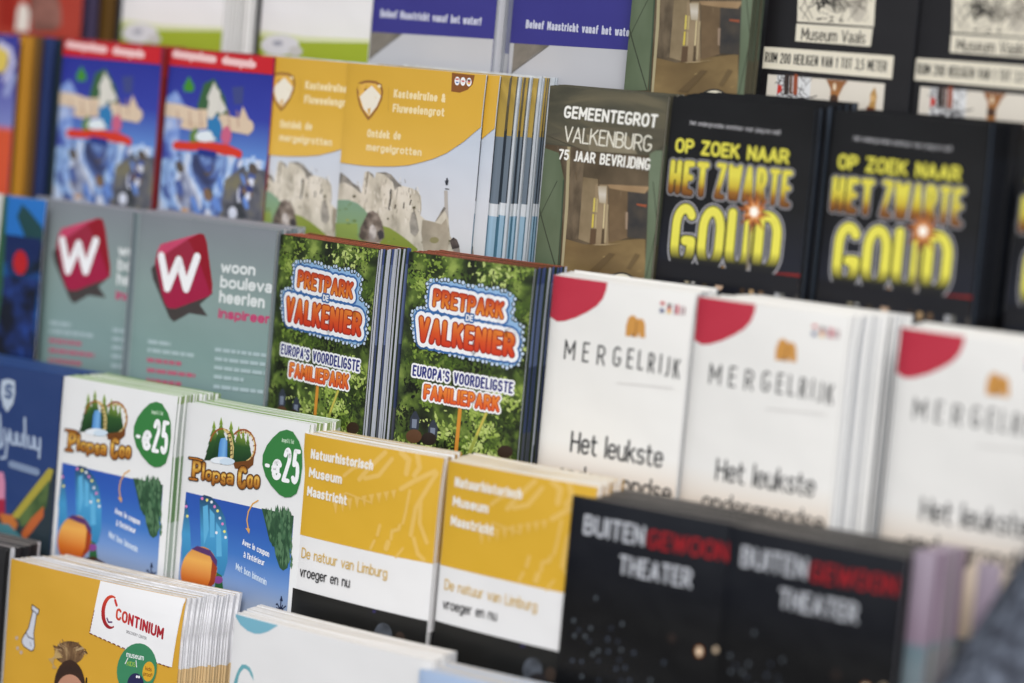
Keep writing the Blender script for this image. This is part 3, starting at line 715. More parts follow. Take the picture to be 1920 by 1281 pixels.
# ================================================================ black theatre brochure
PL_BUI1 = Place(0.0815, 4, top=-0.0765, dn=0.004)
a = Art(PL_BUI1, 0.1065, curl=(-.0004, -.0012), A=0.0012, roll=0.0010)
a.fr(1020, 880, 3.194)
a.part('night_picture')
a.mm([(0, 0), (107, 0), (107, -210), (0, -210)], grad([(0, (15, 15, 15)), (.7, (16, 16, 18)), (.82, (16, 18, 26)), (1, (23, 26, 34))]))
for x, y in ((180, 905), (212, 962), (185, 996), (250, 1000), (276, 1030), (285, 950), (388, 1016), (410, 950), (475, 925), (450, 1030), (470, 1080), (392, 1090), (330, 1085), (298, 1108), (335, 1148), (174, 1146), (230, 1150), (546, 1098), (460, 1140), (494, 1186), (440, 1192), (232, 1240), (335, 1262), (470, 1265), (520, 1262), (645, 1262), (726, 1155), (60, 1180), (318, 770)):
    a.ell((x, y), 10, 12, ink(((66, 74, 88), (50, 56, 68), (84, 92, 100))[(x*7+y) % 3]), n=12)
a.ell((935, 1090), 24, 34, ink((150, 90, 44))); a.ell((935, 1090), 15, 24, ink((255, 236, 206)))
a.ell((1032, 1080), 15, 20, ink((196, 176, 150)))
a.ell((775, 1010), 26, 30, ink((40, 32, 30)))
a.part('title_lettering')
GY, RD = ink((184, 188, 196)), ink((150, 24, 34))
a.text('BUITEN', (236, 388), (606, 462), 122, GY, w=.17)
a.text('GEWOON', (622, 470), (1104, 558), 116, RD, w=.165)
a.text('THEATER', (452, 624), (890, 716), 118, GY, w=.17)
K_BUI = Kind(a, ink((20, 22, 27), .36), ink((104, 100, 96), .5), edges([(0, (34, 34, 38)), (205, (60, 58, 58))], .15, (110, 110, 116)))

# ================================================================ tier 5: yellow science museum booklet
PL_CON = Place(-0.3085, 5, top=-0.1765)
a = Art(PL_CON, 0.1445, curl=(.0004, -.0030), A=0.0035, roll=0.0005)
a.fr(0, 1000, 4.174)
a.part('flask_drawing')
LW = ink((206, 210, 222))
fl = [(268, 556), (326, 596), (318, 632), (306, 632), (282, 780), (290, 880), (280, 912), (258, 918), (200, 882), (182, 850), (186, 822), (220, 768), (238, 742), (272, 612), (264, 590)]
a.poly(fl, LW)
for p, q in zip(fl, fl[1:]+fl[:1]): a.stroke([p, q], 6, ink((40, 36, 40)))
a.stroke([(268, 596), (318, 634)], 6, ink((40, 36, 40))); a.stroke([(218, 772), (240, 812), (256, 815), (278, 826)], 6, ink((40, 36, 40))); a.stroke([(252, 850), (262, 880)], 4, ink((90, 90, 100)))
for x, y in ((140, 818), (148, 898), (178, 930)): a.ell((x, y), 13, 16, ink((186, 170, 160)), n=8)
a.part('portrait_picture')
HB, HD = ink((92, 66, 46)), ink((62, 44, 36))
a.ell((572, 930), 118, 92, noise([(.35, (70, 50, 36)), (.6, (120, 92, 64)), (.75, (176, 148, 108))], 240, 4, stretch=(1, .35, 1)))
rr = random.Random(4)
for i in range(46):
    g = rr.uniform(2.6, 6.8); l = rr.uniform(.6, 1.08)
    x, y = 572+135*math.cos(g)*l, 925+100*math.sin(g)*l
    a.stroke([(572+60*math.cos(g), 930+50*math.sin(g)), ((572+x)/2+rr.uniform(-18, 18)+50*math.cos(g), (925+y)/2-15), (x, y)], rr.uniform(3, 8), ink(((130, 100, 70), (96, 70, 50), (176, 150, 114))[i % 3]))
for i in range(9): a.stroke([(470+i*6, 900+i*8), (450-i*5, 980), (440+i*4, 1050)], 6, ink((186, 156, 104)))
a.ell((576, 1200), 124, 215, HD); a.ell((578, 1250), 112, 152, ink((190, 140, 116)))
a.poly([(462, 1130), (500, 1050), (560, 1030), (640, 1040), (690, 1130), (650, 1085), (560, 1078)], ink((58, 42, 36)))
a.stroke([(710, 1128), (706, 1200)], 12, ink((40, 32, 28)))
a.part('coupon_panel')
a.poly([(812, 300), (1460, 470), (1420, 560), (1352, 1048), (1228, 1010), (735, 774), (768, 600), (806, 378)], ink((236, 237, 240)))
DT = ink((120, 40, 30))
for p, q, n in (((735, 776), (1022, 905), 8), ((1228, 1005), (1345, 1052), 4), ((768, 600), (735, 774), 7)):
    for i in range(n):
        t = i/n; u = (i+.5)/n; a.stroke([(p[0]+(q[0]-p[0])*t, p[1]+(q[1]-p[1])*t), (p[0]+(q[0]-p[0])*u, p[1]+(q[1]-p[1])*u)], 6, DT)
a.part('logo')
cr = grad([(0, (150, 30, 40)), (.5, (176, 40, 40)), (1, (206, 70, 44))])
C_o, C_i = [], []
for i in range(19):
    g = -1.05-i*4.1/18; w = .30*math.sin(math.pi*min(max(i/18, .04), .96))**.6+.05
    C_o.append((893+70*math.cos(g), 612+132*math.sin(g))); C_i.append((893+70*(1-w)*math.cos(g)+10*w, 612+132*(1-w*.8)*math.sin(g)))
cq = [[C_o[i], C_o[i+1], C_i[i+1], C_i[i]] for i in range(18)]
a.polys(cq, cr); a.stroke([(868, 660), (880, 690), (905, 690)], 10, ink((84, 40, 100))); a.stroke([(925, 520), (938, 560)], 16, ink((196, 50, 40)))
a.part('title_lettering')
a.text('CONTINIUM', (932, 668), (1288, 832), 92, grad([(0, (206, 74, 44)), (.35, (180, 34, 48)), (1, (160, 34, 44))], axis='x'), bold=.035, top=92)
a.text('DISCOVERY CENTER', (1016, 775), (1166, 832), 24, ink((130, 130, 136)))
a.part('museum_badge')
a.ell((1094, 1060), 148, 205, ink((62, 134, 96)), rot=8)
a.text('museum', (1016, 962), (1146, 992), 44, WH, bold=.0); a.text('KIDS', (1020, 1030), (1084, 1042), 36, ink((160, 196, 70)))
a.stroke([(1030, 970), (1008, 1016)], 5, WH); a.stroke([(1090, 992), (1094, 1042)], 5, WH)
a.ell((1182, 1078), 44, 78, ink((218, 168, 50)), rot=6); a.text('kids', (1158, 1068), (1206, 1080), 32, ink((120, 70, 30))); a.text('proof!', (1144, 1108), (1208, 1126), 32, ink((120, 70, 30)))
a.ell((1085, 1180), 62, 90, ink((44, 44, 84))); a.ell((1096, 1118), 8, 11, WH, n=10); a.ell((1112, 1120), 7, 11, WH, n=10)
CB_ = [(0, (216, 186, 138)), (150, (220, 192, 146)), (166, (228, 229, 234))]
K_CON = Kind(a, ink((210, 162, 56)), edges([(0, (222, 202, 168)), (205, (222, 202, 168))], .7, (234, 231, 228)), edges(CB_, .0), t=0.0017, back=edges(CB_, .0))

# ================================================================ white booklet with a pale blue letter
PL_WHI = Place(-0.1235, 5, top=-0.1785)
a = Art(PL_WHI, 0.1480, curl=(-.0010, .0010), A=0.0030, roll=0.0005)
a.fr(400, 1100, 4.174)
LB = ink((122, 180, 202)); 
a.part('corner_picture')
a.poly([(100, 150), (540, 250), (520, 300), (440, 350), (380, 368), (330, 368), (270, 345), (210, 300), (165, 240)], LB)
a.part('logo')
a.polys([[(165, 740), (185, 680), (206, 695), (190, 760)], [(185, 680), (205, 640), (222, 664), (206, 695)], [(205, 640), (230, 608), (244, 640), (222, 664)], [(230, 608), (262, 608), (266, 644), (244, 640)], [(262, 608), (296, 632), (290, 664), (266, 644)], [(296, 632), (320, 680), (308, 700), (290, 664)], [(320, 680), (328, 735), (308, 700)], [(165, 740), (190, 760), (180, 860), (150, 860)], [(150, 860), (180, 860), (200, 960), (170, 960)]], ink((106, 170, 182)))
K_WHI = Kind(a, ink((230, 231, 233)), ink((222, 218, 212), .5), edges([(0, (216, 218, 222))], .5), t=0.0022)

PL_PAL = Place(0.0185, 5, top=-0.1838, dn=0.006)
a = Art(PL_PAL, 0.1000, A=0.0012)
a.part('sky_picture')
a.mm([(0, 0), (100, 0), (100, -210), (0, -210)], grad([(0, (150, 190, 220)), (.9, (166, 192, 226)), (1, (176, 198, 230))], axis='y'))
K_PAL = Kind(a, ink((172, 196, 228)), ink((206, 200, 190), .5), edges([(0, (200, 208, 216))], .5))
# ================================================================ tier 1: black museum brochure with cream panels
PL_VAA1 = Place(0.1025, 1)
a = Art(PL_VAA1, 0.0985, A=0.0012)
a.fr(1300, 0, 3.097)
CRM = ink((228, 222, 204))
a.part('pen_drawing')
a.poly([(622, -420), (1085, -400), (1052, 156), (607, 126)], CRM)
r_ = random.Random(8)
def scrib(n, x0, y0, x1, y1, w, col, l=26):
    m = ink(col)
    for _ in range(n):
        x, y = r_.uniform(x0, x1), r_.uniform(y0, y1); g = r_.uniform(0, 6.28); p = [(x, y)]
        for k in range(4):
            g += r_.uniform(-1.1, 1.1); x += l*.5*math.cos(g); y += l*.5*math.sin(g); p.append((x, y))
        a.stroke(p, r_.uniform(*w), m)
a.ell((960, 40), 50, 90, ink((196, 190, 176))); a.ell((840, 20), 80, 60, ink((206, 200, 184)))
scrib(46, 710, -60, 900, 70, (2, 6), (40, 38, 36)); scrib(20, 720, -60, 800, 20, (4, 9), (30, 28, 28)); scrib(24, 930, -60, 1030, 100, (2, 5), (120, 114, 104)); scrib(8, 720, 90, 880, 130, (2, 5), (50, 46, 44), 14)
for p in ([(630, -40), (700, 110)], [(690, -60), (625, 60)], [(620, 40), (680, 120)], [(700, 0), (640, 110)], [(1010, -20), (905, 120)], [(880, 60), (860, 130)]): a.stroke(p, 3, ink((90, 86, 80)))
a.part('name_banner')
a.poly([(605, 138), (1048, 166), (1035, 272), (597, 240)], CRM)
a.text('Museum Vaals', (630, 233), (1003, 257), 72, ink((44, 40, 38)), bold=-.004)
a.part('slogan_banner')
a.poly([(403, 270), (1168, 326), (1157, 460), (394, 395)], CRM)
a.text('RUIM 200 HEILIGEN VAN 1 TOT 3,5 METER', (412, 362), (1126, 420), 62, ink((24, 24, 24)), w=.12, gap=.1)
a.part('statue_picture')
a.poly([(435, 432), (1117, 487), (1098, 720), (1080, 1000), (400, 950), (420, 600)], grad([(0, (216, 208, 192)), (.6, (214, 208, 196)), (1, (222, 216, 204))]))
a.poly([(490, 436), (690, 452), (672, 740), (480, 720)], ink((222, 224, 226)))
scrib(40, 505, 560, 670, 680, (3, 7), (44, 40, 44), 30); scrib(10, 500, 450, 530, 540, (3, 6), (50, 40, 40), 24); scrib(12, 630, 460, 670, 600, (2, 4), (70, 66, 66), 30)
a.poly([(495, 490), (520, 500), (518, 530), (490, 550)], ink((196, 50, 36)))
for x, w, c in ((548, 26, (60, 48, 44)), (575, 16, (96, 66, 50)), (602, 26, (150, 74, 44)), (560, 8, (30, 26, 26))): a.stroke([(x, 445), (x-4, 540)], w, ink(c))
a.poly([(780, 462), (905, 472), (880, 500), (850, 560), (846, 620), (830, 760), (800, 760), (800, 600), (806, 520)], grad([(0, (120, 76, 40)), (.6, (176, 120, 66)), (1, (140, 92, 56))]))
a.ell((824, 575), 24, 26, ink((74, 50, 36))); a.ell((828, 505), 10, 22, ink((226, 206, 176)))
a.poly([(1060, 505), (1072, 560), (1064, 610), (1060, 760), (1010, 760), (1014, 640), (1034, 590), (1034, 550)], ink((176, 136, 76))); a.ell((1048, 572), 15, 22, ink((206, 166, 110))); a.poly([(1012, 620), (1060, 630), (1055, 720), (1000, 700)], ink((110, 60, 40)))
K_VAA = Kind(a, ink((27, 26, 29), .36), ink((40, 42, 46), .5), edges([(0, (24, 26, 32)), (120, (34, 40, 50))], .22, (70, 80, 94)))

# ================================================================ tier 2: yellow castle and cave brochure
PL_YEL2 = Place(-0.1732, 2, top=0.1575)
a = Art(PL_YEL2, 0.1075, curl=(.0004, -.0012), A=0.0014, roll=0.0006)
a.fr(450, 0, 2.562)
a.part('cliff_picture')
a.poly([(470, 600), (1180, 600), (1120, 1500), (440, 1400)], grad([(0, (206, 204, 202)), (.5, (206, 211, 218)), (.8, (198, 207, 220)), (1, (190, 202, 218))]))
a.fr(620, 270, 4.571)
ST = noise([(0.28, (150, 144, 130)), (0.45, (196, 190, 174)), (0.62, (216, 210, 196)), (0.8, (226, 222, 212))], 70, 5, stretch=(1.4, .6, 1))
GRY = noise([(0.3, (96, 94, 90)), (0.5, (140, 136, 128)), (0.7, (176, 170, 160))], 120, 5)
a.poly([(60, 245), (95, 250), (150, 290), (200, 340), (250, 365), (272, 420), (300, 240), (330, 235), (375, 260), (385, 300), (400, 245), (480, 242), (530, 262), (580, 320), (620, 358), (690, 375), (750, 400), (785, 450), (790, 560), (778, 610), (820, 650), (900, 670), (960, 600), (990, 540), (1010, 540), (1020, 700), (1030, 790), (1110, 900), (1100, 1100), (40, 1000)], ST)
a.poly([(70, 248), (95, 250), (150, 290), (200, 340), (250, 365), (272, 430), (200, 370), (120, 330), (70, 340)], GRY)
a.poly([(320, 240), (336, 236), (328, 300), (312, 420), (300, 440)], ink((130, 120, 104))); a.poly([(335, 238), (375, 262), (380, 295), (350, 270)], GRY)
a.poly([(400, 246), (480, 242), (530, 262), (580, 320), (620, 358), (585, 372), (560, 400), (545, 330), (470, 262)], GRY)
for p, w, c in (([(528, 396), (524, 470), (510, 560)], 14, (50, 48, 44)), ([(585, 378), (575, 470)], 5, (120, 112, 100)), ([(432, 370), (432, 420)], 5, (90, 84, 76)), ([(395, 400), (398, 500), (385, 545)], 4, (140, 130, 112)), ([(568, 525), (564, 550)], 12, (70, 62, 52)), ([(640, 506), (637, 550)], 10, (50, 46, 42)), ([(700, 484), (690, 520)], 11, (40, 40, 38)), ([(684, 380), (680, 415)], 5, (110, 104, 96)), ([(470, 545), (522, 560)], 4, (130, 120, 104)), ([(722, 560), (745, 640), (760, 720)], 7, (90, 84, 74)), ([(545, 400), (535, 470)], 5, (150, 140, 124)), ([(450, 300), (440, 380)], 5, (170, 160, 144)), ([(765, 420), (785, 520), (780, 600)], 6, (160, 152, 138))): a.stroke(p, w, ink(c))
r_ = random.Random(31)
for _ in range(90):
    x, y = r_.uniform(230, 770), r_.uniform(280, 640)
    if y < 245 + max(0, abs(x-440)-100)*.55: continue
    g = r_.uniform(1.2, 1.9); l = r_.uniform(8, 46); c = r_.choice(((150, 142, 124), (176, 168, 150), (228, 224, 214), (120, 112, 98), (232, 228, 220)))
    a.stroke([(x, y), (x+l*.5*math.cos(g)+r_.uniform(-4, 4), y+l*.5*math.sin(g)), (x+l*math.cos(g), y+l*math.sin(g))], r_.uniform(2, 7), ink(c))
for _ in range(50):
    x, y = r_.uniform(800, 1020), r_.uniform(700, 1000); a.ell((x, y), r_.uniform(5, 20), r_.uniform(4, 16), ink(r_.choice(((130, 122, 104), (196, 188, 170), (160, 152, 134), (110, 110, 84)))), n=7)
a.poly([(710, 590), (730, 580), (760, 680), (770, 740), (740, 790), (700, 760), (690, 680)], GRY)
a.poly([(800, 650), (900, 672), (960, 690), (1000, 640), (1024, 800), (1000, 1000), (820, 1000), (790, 760)], noise([(.3, (140, 132, 116)), (.7, (186, 176, 158))], 60, 4))
a.poly([(984, 400), (1012, 400), (1016, 560), (1020, 640), (986, 560)], ink((176, 172, 166))); a.stroke([(1008, 300), (1004, 345)], 14, ink((40, 44, 54))); a.poly([(990, 312), (1006, 322), (1022, 308), (1014, 352), (996, 346)], ink((46, 50, 58))); a.stroke([(994, 384), (1024, 388)], 6, ink((90, 90, 90))); a.poly([(980, 540), (1000, 550), (930, 640), (905, 670)], GRY)
for x, y, r in ((210, 448, 16), (728, 545, 15), (505, 640, 10), (900, 825, 40)): a.ell((x, y), r, r*.7, ink((96, 92, 70) if r < 30 else (140, 134, 96)), n=9)
a.poly([(60, 480), (160, 480), (240, 510), (300, 560), (330, 600), (330, 1000), (30, 1000)], grad([(0, (120, 150, 84)), (.5, (130, 158, 110)), (1, (124, 156, 134))]))
a.poly([(450, 700), (520, 720), (600, 770), (680, 830), (760, 900), (700, 1100), (420, 1000)], ink((134, 148, 64))); a.poly([(40, 680), (240, 680), (250, 900), (40, 900)], ink((136, 156, 80)))
BR = noise([(.34, (66, 58, 54)), (.5, (120, 108, 98)), (.64, (158, 148, 138))], 150, 5)
a.poly([(250, 800), (265, 720), (300, 650), (330, 590), (370, 570), (420, 600), (450, 660), (470, 740), (478, 800), (440, 840), (380, 850), (300, 830)], BR)
a.poly([(340, 780), (350, 710), (372, 690), (400, 720), (405, 790), (380, 830), (350, 820)], noise([(.4, (150, 140, 136)), (.6, (206, 198, 194))], 120)); a.poly([(410, 760), (440, 735), (470, 760), (468, 810), (430, 820)], ink((66, 62, 64))); a.poly([(255, 780), (290, 740), (310, 800), (280, 830)], ink((86, 76, 68)))
a.poly([(1030, 830), (1060, 800), (1090, 820), (1112, 880), (1090, 910), (1050, 900)], noise([(.4, (52, 46, 46)), (.6, (92, 82, 78))], 150)); a.poly([(1060, 900), (1110, 890), (1120, 960), (1060, 970)], ink((140, 134, 128)))
r_ = random.Random(41)
for _ in range(70):
    x, y = r_.uniform(70, 740), r_.uniform(500, 900)
    if y < (480+max(0, x-160)*.75): continue
    a.ell((x, y), r_.uniform(6, 22), r_.uniform(4, 12), ink(r_.choice(((112, 140, 96), (140, 158, 96), (104, 126, 72), (150, 160, 84)))), n=7) if not 250 < x < 480 else None
a.fr(450, 0, 2.562)
a.part('yellow_field')
a.poly([(470, 250), (1190, 250), (1190, 590), (1148, 620), (1080, 680), (1000, 735), (940, 762), (880, 780), (815, 795), (750, 800), (660, 800), (600, 797), (545, 790), (470, 780)], grad([(0, (222, 180, 78)), (.5, (214, 170, 60)), (1, (208, 164, 58))]))
a.part('logo')
pin = [(625, 386), (660, 390), (688, 405), (696, 440), (690, 480), (668, 525), (640, 562), (622, 580), (604, 556), (580, 515), (568, 470), (564, 430), (572, 400), (596, 388)]
a.poly(pin, ink((150, 104, 52))); sc = lambda k: [(630+(x-630)*k, 468+(y-468)*k) for x, y in pin]
a.poly(sc(.84), ink((226, 178, 80)))
a.poly([(580, 466), (606, 440), (640, 412), (676, 452), (684, 462), (664, 512), (628, 555), (600, 524)], ink((236, 230, 214))); a.ell((676, 415), 9, 8, ink((232, 214, 170)))
a.poly([(618, 524), (634, 518), (632, 545), (624, 552)], ink((214, 170, 90)))
a.stroke([(722, 420), (720, 535)], 2.2, ink((190, 146, 60)))
a.part('title_lettering')
CY_ = ink((236, 218, 170))
a.text('Kasteelruïne &', (745, 470), (992, 494), 42, CY_, bold=.05)
a.text('Fluweelengrot', (740, 540), (988, 562), 42, CY_, bold=.05)
a.part('slogan_lettering')
a.text('Ontdek de', (616, 660), (780, 674), 40, CY_, bold=.05)
a.text('mergelgrotten', (612, 724), (880, 752), 38, CY_, bold=.05)
a.part('language_flags')
a.poly([(1022, 350), (1128, 362), (1120, 405), (1096, 432), (1060, 446), (1020, 440)], ink((132, 80, 36)))
for x, y, c in ((1047, 390, ((190, 60, 50), (230, 230, 230), (80, 110, 170))), (1074, 392, ((230, 230, 230), (196, 70, 60), (226, 226, 226))), (1102, 395, ((36, 32, 30), (190, 50, 40), (226, 180, 60)))):
    a.ell((x, y), 12, 21, WH, n=12)
    for i in range(3): a.poly([(x-8, y-13+i*8), (x+8, y-12+i*8), (x+7-i, y-5+i*8), (x-7+i, y-6+i*8)], ink(c[i]))
YB = [(0, (60, 70, 80)), (70, (84, 128, 150)), (123, (206, 214, 220)), (130, (56, 66, 76)), (176, (110, 104, 84)), (192, (120, 116, 104))]
K_YEL = Kind(a, ink((206, 212, 220)), ink((196, 156, 60), .5), edges(YB, .25, (190, 200, 208)), back=edges([(0, (150, 182, 204)), (123, (212, 218, 224)), (130, (110, 124, 138)), (172, (176, 150, 74))], .45, (200, 208, 216)))

# ================================================================ red banded fairground brochure (plain castle and ribbon, no figures)
PL_RED1 = Place(-0.4215, 2, top=0.1565)
a = Art(PL_RED1, 0.0915, curl=(-.0004, .0006), A=0.0012)
a.fr(0, 0, 3.2)
a.part('night_picture')
a.mm([(0, 0), (92, 0), (92, -210), (0, -210)], grad([(0, (120, 130, 150)), (.45, (110, 150, 200)), (.66, (96, 140, 206)), (.8, (50, 62, 160)), (1, (34, 40, 140))]))
a.poly([(300, 620), (360, 580), (400, 660), (400, 900), (280, 1000)], ink((150, 176, 222))); a.poly([(540, 860), (700, 840), (820, 900), (700, 1100), (560, 1080)], ink((200, 206, 226)))
a.ell((470, 850), 110, 70, ink((110, 150, 214))); a.ell((420, 1000), 70, 130, ink((140, 180, 224)))
for x, y, s in ((495, 440, 1.0),): a.poly([(x, y-44), (x+32, y+20), (x+24, y+48), (x-26, y+48), (x-34, y+16)], ink((64, 140, 44)))
a.poly([(540, 580), (580, 440), (640, 410), (700, 520), (720, 620), (650, 650)], ink((56, 96, 60))); a.poly([(600, 520), (640, 430), (670, 510), (710, 590), (680, 620), (620, 580)], ink((214, 212, 206)))
a.poly([(600, 560), (640, 590), (640, 640), (606, 650)], ink((40, 44, 60)))
a.poly([(740, 460), (806, 456), (800, 560), (750, 560)], ink((60, 70, 130)))
a.poly([(350, 540), (440, 530), (440, 590), (600, 590), (606, 700), (500, 710), (410, 690), (350, 640)], ink((216, 194, 168))); a.poly([(680, 620), (780, 640), (800, 570), (830, 640), (836, 740), (690, 710)], ink((212, 190, 164)))
a.poly([(600, 640), (660, 620), (690, 700), (660, 780), (600, 760)], ink((44, 120, 176))); a.ell((705, 740), 28, 60, ink((196, 90, 130))); a.ell((590, 750), 66, 36, ink((214, 226, 232))); a.poly([(500, 730), (540, 690), (560, 790), (500, 800)], ink((96, 130, 60)))
a.poly([(410, 770), (480, 780), (520, 790), (600, 780), (720, 800), (780, 830), (780, 860), (700, 858), (600, 826), (480, 826), (410, 800)], ink((206, 54, 34)))
a.poly([(550, 826), (660, 846), (620, 870), (570, 856)], ink((30, 50, 130)))
for p, c in (([(300, 900), (350, 880), (370, 1000), (330, 1110)], (120, 66, 54)), ([(370, 1000), (420, 980), (470, 1100), (460, 1250), (380, 1250)], (160, 196, 232)), ([(500, 1040), (540, 1030), (560, 1200), (480, 1250)], (196, 150, 60)), ([(540, 1000), (600, 1000), (620, 1120), (560, 1160)], (54, 62, 80)), ([(600, 1100), (650, 1100), (640, 1250), (590, 1250)], (60, 140, 160)), ([(700, 1040), (760, 940), (800, 960), (800, 1040), (740, 1200), (700, 1250)], (96, 98, 116)), ([(800, 1060), (900, 1040), (900, 1300), (780, 1300)], (84, 84, 60)), ([(560, 1140), (600, 1130), (600, 1250), (550, 1250)], (206, 140, 46))): a.poly(p, ink(c))
r_ = random.Random(17)
PALS = ((170, 196, 232), (140, 170, 220), (206, 212, 228), (96, 132, 200), (56, 66, 120), (84, 76, 70), (60, 70, 60), (120, 96, 76), (190, 150, 110), (70, 90, 150))
a.poly([(250, 860), (460, 840), (720, 860), (1000, 900), (1000, 1400), (200, 1400)], noise([(.34, (52, 60, 96)), (.42, (84, 108, 170)), (.5, (150, 184, 228)), (.58, (206, 214, 230)), (.66, (120, 130, 160)), (.74, (96, 84, 76))], 46, 3, stretch=(1.3, .6, 1), dist=.8))
a.poly([(300, 560), (420, 480), (470, 560), (420, 860), (280, 900)], noise([(.36, (60, 74, 160)), (.5, (120, 150, 214)), (.64, (190, 204, 232))], 40, 3))
a.poly([(700, 1000), (800, 920), (1000, 960), (1000, 1400), (640, 1400)], noise([(.36, (50, 54, 60)), (.5, (92, 94, 104)), (.64, (120, 116, 90))], 60, 4))
for _ in range(46):
    y = r_.uniform(860, 1300); x = r_.uniform(280, 900); k = (y-480)/820
    c = PALS[r_.randrange(0, 5)] if r_.random() > k*.75 else PALS[r_.randrange(3, 10)]
    if 400 < x < 800 and 740 < y < 880: continue
    a.ell((x, y), r_.uniform(8, 26), r_.uniform(16, 60), ink(c), rot=r_.uniform(-30, 30), n=9)
for pts, c, w in (([(420, 800), (520, 806), (600, 800), (720, 822), (780, 850)], (206, 54, 34), 36), ([(350, 590), (440, 600), (560, 640)], (216, 196, 172), 60), ([(690, 660), (760, 680), (830, 690)], (212, 192, 168), 64)): a.stroke(pts, w, ink(c))
a.ell((590, 750), 56, 30, ink((220, 230, 236))); a.ell((640, 560), 30, 90, ink((216, 214, 206)), rot=14); a.ell((655, 700), 30, 60, ink((44, 120, 176))); a.ell((712, 740), 26, 54, ink((196, 96, 130))); a.stroke([(560, 838), (640, 852)], 30, ink((32, 50, 130)))
for x in (430, 500, 560, 720, 770): a.stroke([(x, 600), (x+8, 690)], 7, ink((176, 140, 120)))
a.part('red_band')
a.mm([(0, 0), (92, 0), (92, -11.2), (0, -11.2)], ink((196, 30, 42)))
a.part('title_lettering')
PKW = ink((236, 196, 196))
for p, q in (((408, 268), (640, 300)), ((700, 308), (862, 330))):
    a.stroke([p, q], 30, PKW); n = int((q[0]-p[0])/26)
    for i in range(n):
        t = (i+.5)/n; x = p[0]+(q[0]-p[0])*t; y = p[1]+(q[1]-p[1])*t
        a.stroke([(x, y-(28 if i in (0, 5) else 14)), (x-2, y+(26 if i == 3 else 14))], 12, PKW)
K_RED = Kind(a, ink((140, 40, 44)), ink((190, 60, 56), .5), edges([(0, (84, 26, 28)), (100, (120, 34, 38)), (190, (160, 44, 48))], .25, (150, 90, 100)))

# ================================================================ far left brochures
PL_FAR = Place(-0.5130, 2, top=0.1560)
a = Art(PL_FAR, 0.0500, A=0.0006)
a.fr(0, 0, 3.2)
a.part('cover_print')
a.mm([(0, 0), (60, 0), (60, -210), (0, -210)], grad([(0, (196, 70, 40)), (.68, (206, 84, 50)), (.70, (120, 130, 190)), (.84, (80, 80, 160)), (1, (46, 48, 140))]))
a.ell((6, 350), 46, 90, ink((214, 190, 90))); a.stroke([(0, 260), (60, 300), (80, 380), (30, 480)], 26, ink((190, 190, 220))); a.stroke([(80, 460), (40, 560)], 36, ink((150, 160, 206))); a.ell((40, 190), 26, 26, ink((150, 150, 200)))
K_FAR = Kind(a, ink((60, 60, 140)), ink((90, 96, 150), .5), edges([(0, (90, 62, 24)), (205, (206, 156, 40))], .2, (190, 150, 50)), t=0.004)
for nm, c in (): pass

PL_RTL = Place(-0.5400, 1)
a = Art(PL_RTL, 0.0930, A=0.0008)
a.fr(0, 0, 3.2)
a.part('candle_picture')
a.mm([(0, 0), (93, 0), (93, -210), (0, -210)], ink((166, 60, 46)))
a.poly([(0, -60), (100, -60), (110, 180), (0, 160)], ink((150, 40, 30)))
a.poly([(110, 60), (130, 20), (160, 24), (182, 70), (176, 190), (96, 186)], ink((222, 214, 206)))
a.poly([(190, -60), (345, -60), (370, 60), (372, 150), (330, 190), (200, 190), (180, 60)], noise([(.35, (96, 62, 54)), (.65, (150, 102, 92))], 40))
K_RTL = Kind(a, ink((150, 54, 42)), ink((120, 60, 50), .5), edges([(0, (54, 48, 66)), (110, (70, 58, 84))], .0), t=0.004)

# white leaflet with a grass band
PL_GRA = Place(-0.4100, 1)
a = Art(PL_GRA, 0.0935, A=0.0008, roll=0.001)
a.fr(0, 0, 3.2)
a.part('meadow_picture')
a.mm([(0, 0), (122, 0), (122, -210), (0, -210)], grad([(0, (226, 226, 226)), (.55, (224, 224, 222)), (.62, (226, 226, 228)), (1, (226, 226, 228))]))
a.poly([(690, 130), (980, 168), (1320, 185), (1560, 190), (1560, 420), (660, 330)], ink((150, 166, 40)))
a.poly([(690, 110), (980, 150), (1560, 172), (1560, 192), (980, 182), (690, 145)], ink((206, 212, 170)))
a.ell((840, 200), 110, 60, ink((206, 206, 210))); a.ell((830, 190), 30, 16, ink((150, 152, 164))); a.ell((930, 235), 40, 30, ink((190, 188, 186)))
K_GRA = Kind(a, ink((228, 228, 228)), ink((214, 214, 208), .5), edges([(0, (170, 172, 160)), (70, (176, 180, 170)), (96, (206, 206, 204))], .4, (196, 198, 198)))

# blue leaflet
PL_BLU = Place(-0.1955, 1)
a = Art(PL_BLU, 0.1030, A=0.0010)
a.fr(450, 0, 2.562)
a.part('roof_picture')
a.poly([(600, 150), (700, 158), (1240, 186), (1230, 700), (570, 650)], ink((186, 188, 194)))
a.poly([(622, 152), (780, 162), (720, 205), (610, 290)], noise([(.35, (104, 100, 92)), (.65, (136, 130, 122))], 60)); a.stroke([(780, 165), (720, 210), (610, 292)], 5, ink((96, 94, 92)))
a.part('blue_field')
a.poly([(600, -900), (1300, -900), (1240, 190), (700, 158), (600, 152)], ink((54, 52, 132)))
a.part('slogan_lettering')
a.text('Beleef Maastricht vanaf het water!', (676, 84), (1160, 124), 40, ink((196, 200, 220)), bold=.05)
K_BLU = Kind(a, ink((60, 60, 136)), ink((150, 150, 170), .5), edges([(0, (150, 152, 158)), (112, (60, 62, 116))], .75, (186, 190, 198)), t=0.0045, back=edges([(0, (180, 182, 188)), (112, (120, 124, 150))], .6, (190, 192, 200)))

